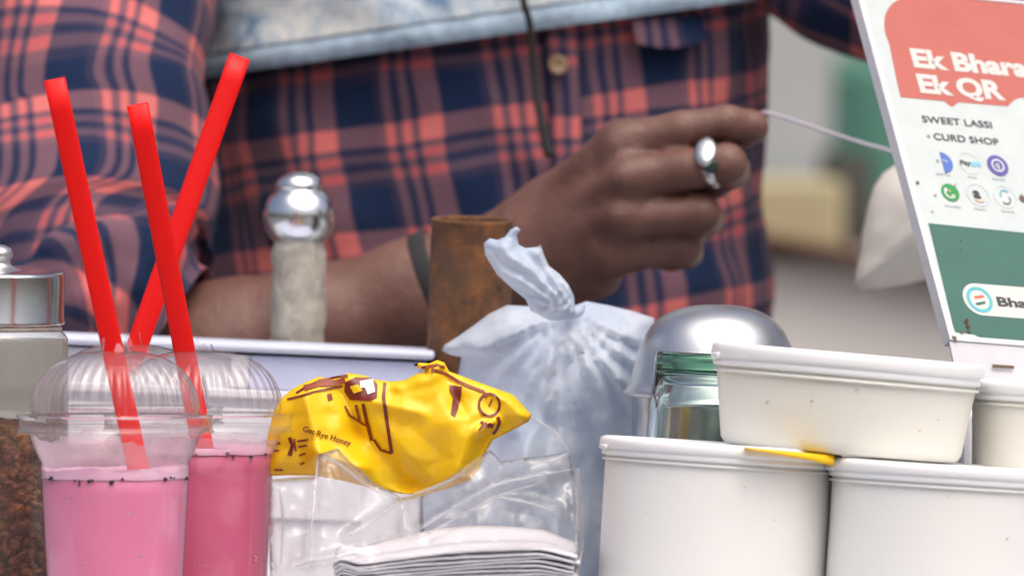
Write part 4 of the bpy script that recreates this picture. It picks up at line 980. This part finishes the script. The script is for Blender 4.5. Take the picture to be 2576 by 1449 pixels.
# fingers in their own field, so that the gaps between them stay open
hf = np.full_like(fd.f, .06)
def finger(pts, rad):
    one = np.full_like(fd.f, .06) if False else hf
    for i in range(len(pts) - 1): fd.add(pts[i], pts[i + 1], rad[i], rad[i + 1], .0028, one)
finger([to(1556, 366, .434), to(1715, 326, .425), to(1830, 309, .424), to(1892, 318, .430), to(1898, 326, .434)], [.0116, .0098, .0092, .0082, .0078])
finger([to(1580, 450, .424), to(1828, 412, .412), to(1838, 428, .432), to(1800, 455, .452), to(1690, 470, .458)], [.0120, .0106, .0100, .0092, .0085])
finger([to(1560, 550, .427), to(1765, 538, .418), to(1775, 552, .437), to(1740, 575, .455), to(1640, 570, .462)], [.0114, .0098, .0094, .0088, .008])
finger([to(1528, 640, .437), to(1722, 622, .431), to(1728, 634, .447), to(1690, 645, .462), to(1600, 630, .468)], [.0112, .0090, .0084, .0078, .007])
finger([to(1450, 470, .488), to(1610, 395, .478), to(1770, 352, .462), to(1872, 334, .448)], [.0145, .0115, .0105, .0085])
fd.blend(fd.f, (slice(None),) * 3, hf, .0065); del hf
# the other arm, reaching forward behind the sign to hold the pouch's neck
ER = np.array([.37, .615, 1.172]); WR = np.array([.285, .50, 1.135])
fd.add((.12, .70, 1.30), ER, .045, .040, .03); fd.add(ER, WR, .042, .027, .015)
HC = np.array([.262, .478, 1.118]); fd.add(WR, HC, .027, .026, .015)
for k_ in range(4):
    b0 = HC + np.array([-.012, -.018, .018 - k_ * .013]); fd.add(b0 + np.array([.03, .0, 0]), b0, .009, .009, .006); fd.add(b0, b0 + np.array([-.012, .018, -.004]), .009, .008, .004)
fd.add(HC + np.array([-.005, .015, .02]), HC + np.array([-.03, .0, .022]), .011, .009, .006)
BV, BF = fd.surf(); del fd
person = thing('person', 'vendor in navy and coral plaid shirt and denim vest, pulling a string with ringed hand', 'person', (-.02, .73, 0))
body = mesh('body', BV, BF, 'skin', person)

# cloth tubes: rings of points with metre-true uv for the weave
def cloth_tube(name, rings, mat, parent, uoff=0., voff=0., n=110, fold=None, rotuv=0., thick=0.):
    """rings: list of (centre, axis_a, axis_b) with half-axes as vectors; v runs along the tube"""
    V_, U_, F_ = [], [], []; vlen = 0.
    for i, (c_, a_, b_) in enumerate(rings):
        c_, a_, b_ = Vector(c_), Vector(a_), Vector(b_)
        if i: vlen += (c_ - Vector(rings[i - 1][0])).length
        per = 0.; prev = None; nrm = a_.cross(b_).normalized()
        for k_ in range(n + 1):
            th = 2 * math.pi * k_ / n; p = c_ + a_ * math.cos(th) + b_ * math.sin(th)
            o = (p - c_).normalized()
            if fold: p = p + o * fold(p, th, i / (len(rings) - 1), vlen)
            base = c_ + a_ * math.cos(th) + b_ * math.sin(th)
            if prev is not None: per += (base - prev).length
            prev = base; V_.append(p); x, y = per, vlen
            U_.append((uoff + x * math.cos(rotuv) - y * math.sin(rotuv), voff + x * math.sin(rotuv) + y * math.cos(rotuv)))
    m_ = n + 1
    for i in range(len(rings) - 1):
        for k_ in range(n): a = i * m_ + k_; F_.append((a, a + 1, a + m_ + 1, a + m_))
    return mesh(name, V_, F_, mat, parent, uv=U_)
def wr(p, s, seed=0): return mnoise.noise(Vector(p) * s + Vector((seed, seed * 2.1, -seed)))
TC = Vector((-.018, .735, 0))
def trunk_rings(z0, z1, n, grow=0.0, slope=0.0):
    out = []
    for i in range(n):
        f = i / (n - 1); z = z1 + (z0 - z1) * f
        wx = .160 + .010 * max(0, (1.10 - z) / .3) - (.03 * max(0, (z - 1.28) / .08)); wy = .122 + .010 * max(0, (1.1 - z) / .3)
        if z > 1.30: wy -= .05 * (z - 1.30) / .07
        # start each ring at the back so that the cloth's seam is out of sight
        out.append((Vector((TC.x, TC.y, z)), Vector((0, wy + grow, 0)), Vector((wx + grow, 0, slope * (wx + grow)))))
    return out
def trunk_fold(p, th, f, vl):
    q = .0055 * wr((p.x * 1.2 + p.z * .3, p.y, p.z * .5), 16, 2) + .003 * wr(p, 38, 5)
    q += .006 * max(0, 1 - abs((p.x - .02) * .5 + (p.z - 1.10) + .04 * math.sin(p.x * 20)) / .02) * .5
    q += .0035 * math.sin((p.x * .9 + p.z * .35) * 70 + 3 * wr(p, 9, 4)) * max(0, 1 - abs(p.x + .10) / .09)
    return q
# cloth coordinates chosen so that the navy squares fall where the photograph has them
def shirt_uv_fix(o, rot, anchor_uv, anchor_pix):
    me = o.data; lay = me.uv_layers['cloth']; n = len(me.loops); a = np.empty(n * 2, np.float32); lay.data.foreach_get('uv', a); a = a.reshape(-1, 2)
    vi = np.empty(n, np.int32); me.loops.foreach_get('vertex_index', vi); co_ = np.empty(len(me.vertices) * 3, np.float32); me.vertices.foreach_get('co', co_); co_ = co_.reshape(-1, 3)
    A = np.array(P(*anchor_pix)); vert_uv = np.zeros((len(co_), 2), np.float32); vert_uv[vi] = a
    front = co_[:, 1] < A[1] + .06; dd = np.linalg.norm(co_ - A, axis=1) + (~front) * 9; j = dd.argmin()
    c_, s_ = math.cos(rot), math.sin(rot); r_ = np.stack([a[:, 0] * c_ - a[:, 1] * s_, a[:, 0] * s_ + a[:, 1] * c_], 1)
    b = vert_uv[j]; rb = np.array([b[0] * c_ - b[1] * s_, b[0] * s_ + b[1] * c_]); r_ = r_ - rb + np.array(anchor_uv)
    lay.data.foreach_set('uv', r_.astype(np.float32).ravel())
shirt = cloth_tube('shirt_body', trunk_rings(.80, 1.37, 120), 'plaid', person, fold=trunk_fold, n=160)
shirt_uv_fix(shirt, R(-7), (.58 * 0 + .0107, .0107), (886, 270, .615))
# button strip
V_, U_, F_ = [], [], []
for i in range(40):
    f = i / 39; u = 1352 + 60 * f; v = -260 + 1160 * f
    for j, du in enumerate((0, 4, 40, 78, 82)):
        p = P(u + du, v, .61); th = math.acos(max(-1, min(1, (p.x - TC.x) / .166))); yv = TC.y - .127 * math.sin(th) - (.0035 if j in (1, 2, 3) else -.004) - .004 * wr((p.x, 0, p.z), 14, 3)
        V_.append((p.x, yv, p.z)); U_.append((.0365 + du * .000217, f * .25 + .02))
for i in range(39):
    for j in range(4): a = i * 5 + j; F_.append((a, a + 5, a + 6, a + 1))
strip = mesh('button_strip', V_, F_, 'plaid', shirt, uv=U_)
for v in (165, 520):
    p = P(1352 + 60 * (v + 260) / 1160 + 30, v, .60); th = math.acos((p.x - TC.x) / .166); yv = TC.y - .127 * math.sin(th) - .0065
    Vb, Fb = lathe_data([(0, .0004), (.003, .0004), (.004, .0012), (.005, .001), (.0054, 0), (.005, -.001), (0, -.001)], 20)
    mesh('button', [(p.x + x, yv - z, p.z + y) for x, y, z in Vb], Fb, 'gold', strip)
# chest pocket flap
V_, U_, F_ = [], [], []
for i in range(17):
    for j in range(9):
        fu, fv = i / 16, j / 8; p = P(1590 + 180 * fu + 12 * fv, 48 + (62 + 16 * math.sin(fu * math.pi)) * fv - 10 * fu, .62); th = math.acos(max(-1, min(1, (p.x - TC.x) / .166)))
        yv = TC.y - .128 * math.sin(th) - .005 - .006 * fv * (.5 + wr((p.x, 0, p.z), 30, 7)); V_.append((p.x, yv, p.z)); U_.append((.03 + fu * .04, .005 + fv * .016))
for i in range(16):
    for j in range(8): a = i * 9 + j; F_.append((a, a + 1, a + 10, a + 9))
mesh('pocket_flap', V_, F_, 'plaid', shirt, uv=U_)
# sleeves
def sleeve_rings(path, rad, n):
    pp = smooth_prof([tuple(p) for p in path], n); rr = smooth_prof([(r,) for r in rad], n); out = []
    ref = Vector((0, 1, 0))
    for i, p in enumerate(pp):
        t_ = (Vector(pp[min(i + 1, len(pp) - 1)]) - Vector(pp[max(i - 1, 0)])).normalized(); a_ = (ref - t_ * ref.dot(t_)).normalized(); b_ = t_.cross(a_)
        out.append((Vector(p), a_ * rr[i][0], b_ * rr[i][0]))
    return out
def sl_fold(p, th, f, vl):
    q = .006 * wr((p.x * .7, p.y, p.z * 1.2), 15, 1) + .0025 * wr(p, 34, 4)
    q += .0045 * math.sin(vl * 95 + 2.5 * math.sin(th) + 3 * wr(p, 8, 6)) * max(0, (f - .45)) * (1 if f < .93 else .3)
    return q
path = [(-.165, .695, 1.37), (-.215, .67, 1.30), tuple(to(185, 130, .585)), tuple(to(196, 380, .56)), tuple(to(203, 600, .535)), tuple(to(216, 695, .522)), tuple(to(232, 765, .515)), tuple(to(295, 850, .508)), tuple(to(372, 890, .507))]
sl_ = cloth_tube('shirt_sleeve', sleeve_rings(path, [.05, .072, .074, .074, .074, .063, .060, .056, .052], 14), 'plaid', person, fold=sl_fold, n=120)
shirt_uv_fix(sl_, R(2), (.0107, .0107), (175, 220, .51))
# rolled cuff: bulky folded ring round the elbow
cp = [tuple(to(222, 722, .519)), tuple(to(252, 778, .511)), tuple(to(310, 838, .507)), tuple(to(388, 888, .506))]
def cuff_fold(p, th, f, vl): return .007 * wr(p, 45, 8) + .004 * math.sin(th * 3 + 1) + .006 * math.sin(f * math.pi * 2.2) + .003 * wr(p, 90, 2)
cf = cloth_tube('rolled_cuff', sleeve_rings(cp, [.060, .071, .068, .052], 12), 'plaid', sl_, fold=cuff_fold, n=90, rotuv=R(35))
pathR = [(.09, .705, 1.35), (.135, .70, 1.28), (.20, .68, 1.225), (.28, .65, 1.195), (.355, .625, 1.18), (.385, .60, 1.172), (.36, .565, 1.165), (.325, .53, 1.155), (.30, .512, 1.143)]
sr_ = cloth_tube('shirt_sleeve', sleeve_rings(pathR, [.05, .068, .073, .070, .062, .058, .052, .046, .040], 12), 'plaid', person, fold=sl_fold, n=100)
# denim vest over the shirt, ending at the waist
z_h = P(1230, 92, .60).z; SL = math.tan(R(8.0))
def vest_fold(p, th, f, vl):
    return .010 + trunk_fold(p, th, f, vl) * .7 + .005 * wr((p.x * 1.3 + p.z, p.y, p.z), 22, 11) + .004 * max(0, f - .8) * 5
vest = cloth_tube('denim_vest', trunk_rings(z_h + .012, 1.36, 60, .003, SL), 'denim', person, fold=vest_fold, n=150)
def hem_fold(p, th, f, vl): return .0125 + trunk_fold(p, th, f, vl) * .7 + .005 * wr((p.x * 1.3 + p.z, p.y, p.z), 22, 11) + .0022 * math.sin(f * math.pi)
cloth_tube('vest_hem', trunk_rings(z_h - .001, z_h + .0118, 8, .003, SL), 'denim_hem', vest, fold=hem_fold, n=150)
# trousers
for sx in (-.10, .065):
    V_, F_ = tube_data([(sx, .735, .90), (sx, .735, .78), (sx * 1.05, .73, .5), (sx * 1.1, .74, .04)], [.088, .088, .066, .058], 24); mesh('trouser_leg', V_, F_, 'trousers', person)
# hair
V_, F_ = lathe_data([(math.sin(i / 12 * 1.75), math.cos(i / 12 * 1.75)) for i in range(13)], 36)
mesh('hair', [(-.04 + x * .081, .69 + y * .096, 1.575 + z * .115) for x, y, z in V_], F_, 'hair', person)
# wristband and ring
V_, F_ = [], []
wc = Vector(arm[3]).lerp(Vector(arm[4]), .20); wd_ = (Vector(arm[4]) - Vector(arm[3])).normalized(); wa = wd_.cross(Vector((0, 1, 0))).normalized(); wb = wa.cross(wd_)
for i in range(5):
    for k_ in range(40):
        th = k_ * 2 * math.pi / 40; r_ = .0308 + (.0012 if i in (1, 2, 3) else 0); V_.append(wc + wd_ * (-.006 + .003 * i) + (wa * math.cos(th) + wb * math.sin(th)) * r_)
for i in range(4):
    for k_ in range(40): F_.append((i * 40 + k_, i * 40 + (k_ + 1) % 40, (i + 1) * 40 + (k_ + 1) % 40, (i + 1) * 40 + k_))
mesh('wristband', V_, F_, 'black', person)
# ring on the middle finger: band, oval bezel, flat stone
fa, fb = Vector(to(1580, 450, .424)), Vector(to(1828, 412, .412)); fdir = (fb - fa).normalized(); rc = fa + fdir * ((fb - fa).length * .84)
ra_ = fdir.cross(Vector((0, 1, 0))).normalized(); rb_ = ra_.cross(fdir).normalized()
V_, F_ = [], []
for k_ in range(40):
    th = k_ * 2 * math.pi / 40; o = ra_ * math.cos(th) + rb_ * math.sin(th)
    for (dr, dw) in ((.0098, -.003), (.0114, -.0026), (.0119, 0), (.0114, .0026), (.0098, .003)): V_.append(rc + o * dr + fdir * dw)
for k_ in range(40):
    for j in range(5): a, b = k_ * 5 + j, k_ * 5 + (j + 1) % 5; c2, d2 = ((k_ + 1) % 40) * 5 + j, ((k_ + 1) % 40) * 5 + (j + 1) % 5; F_.append((a, b, d2, c2))
rg = mesh('finger_ring', V_, F_, 'silver', person)
bn = (Vector((0, -1, 0)) * .75 + Vector((0, 0, 1)) * .66); bn = (bn - fdir * bn.dot(fdir)).normalized(); bt = fdir.cross(bn).normalized()
pr = smooth_prof([(1.05, -.0015), (1.12, .0004), (1.06, .0018), (.86, .0028), (.6, .0034), (0, .0036)], 2); Vb, Fb = lathe_data(pr, 36)
Vq, Fq = lathe_data(smooth_prof([(1.0, -.001), (1.0, .001), (.7, .0018), (0, .002)], 2), 20); bn2 = (bn * .75 - bt * .66 * (1 if bt.z > 0 else -1)).normalized(); bt2 = fdir.cross(bn2)
mesh('ring_stone', [rc + bn2 * (.0115 + z) + fdir * (.002 + x * .0042) + bt2 * (y * .0042) for x, y, z in Vq], Fq, 'dark_stone', rg)
mesh('ring_bezel', [rc + bn * (.0112 + z) + fdir * (x * .0055) + bt * (y * .0088) for x, y, z in Vb], Fb, 'silver', rg)

# cord hanging in front of the shirt
cp = [P(1296, -330, .575), P(1305, -120, .580), P(1316, 0, .582), P(1332, 60, .588), P(1344, 180, .592), P(1356, 270, .590), P(1372, 350, .586), P(1382, 392, .584)]
pp = smooth_prof([tuple(p) for p in cp], 6); V_, F_ = tube_data(pp, [L(10 + 12 * max(0, (i / len(pp) - .5))) for i in range(len(pp))], 12)
tag(mesh('black_cord', V_, F_, 'black'), 'thin black cord hanging down the front of the plaid shirt', 'cord')
# string pulled from the index fingertip to the pouch
sp = [Vector(to(1885, 312, .440)), Vector(to(1912, 290, .436)), Vector(to(1938, 286, .434)), Vector(to(2060, 325, .440)), Vector(to(2160, 358, .452)), Vector(to(2262, 388, .462)), Vector(HC) + Vector((-.03, 0, -.03))]
V_, F_ = tube_data(smooth_prof([tuple(p) for p in sp], 6), L(4.5), 10)
tag(mesh('tying_string', V_, F_, 'string'), 'pale string stretched from the index finger to behind the sign', 'string')
# curd pouch held by its neck
t = thing('curd_pouch', 'plump cream plastic curd pouch hanging half hidden behind the sign', 'pouch', P(2360, 720, .47))
co = [(2345, 390), (2300, 396), (2262, 408), (2222, 436), (2198, 470), (2182, 520), (2170, 580), (2162, 640), (2152, 690), (2150, 716), (2162, 727), (2190, 727), (2225, 724), (2270, 717), (2315, 706), (2370, 696), (2430, 690), (2490, 680), (2530, 664), (2545, 640), (2540, 560), (2520, 480), (2480, 425), (2420, 398)]
def cf_(q, d): return .045 * (1 - np.exp(-d / 75)) + (vnoise(q, .007, 3) * .006 + vnoise(q, .012, 6, 'e') * .003) * np.clip(d / 40, 0, 1)
pillow('pouch_body', co, 14, .475, cf_, lambda q, d: .040 * (1 - np.exp(-d / 75)), 'curd_bag', t)
nk = P(2382, 400, .470)
V_, F_ = tube_data([nk + Vector((0, 0, -.012)), nk + Vector((0, 0, .004)), nk + Vector((.004, 0, .02)), nk + Vector((.006, .0, .045))], [.028, .012, .009, .016], 18); mesh('pouch_neck', V_, F_, 'curd_bag', t)
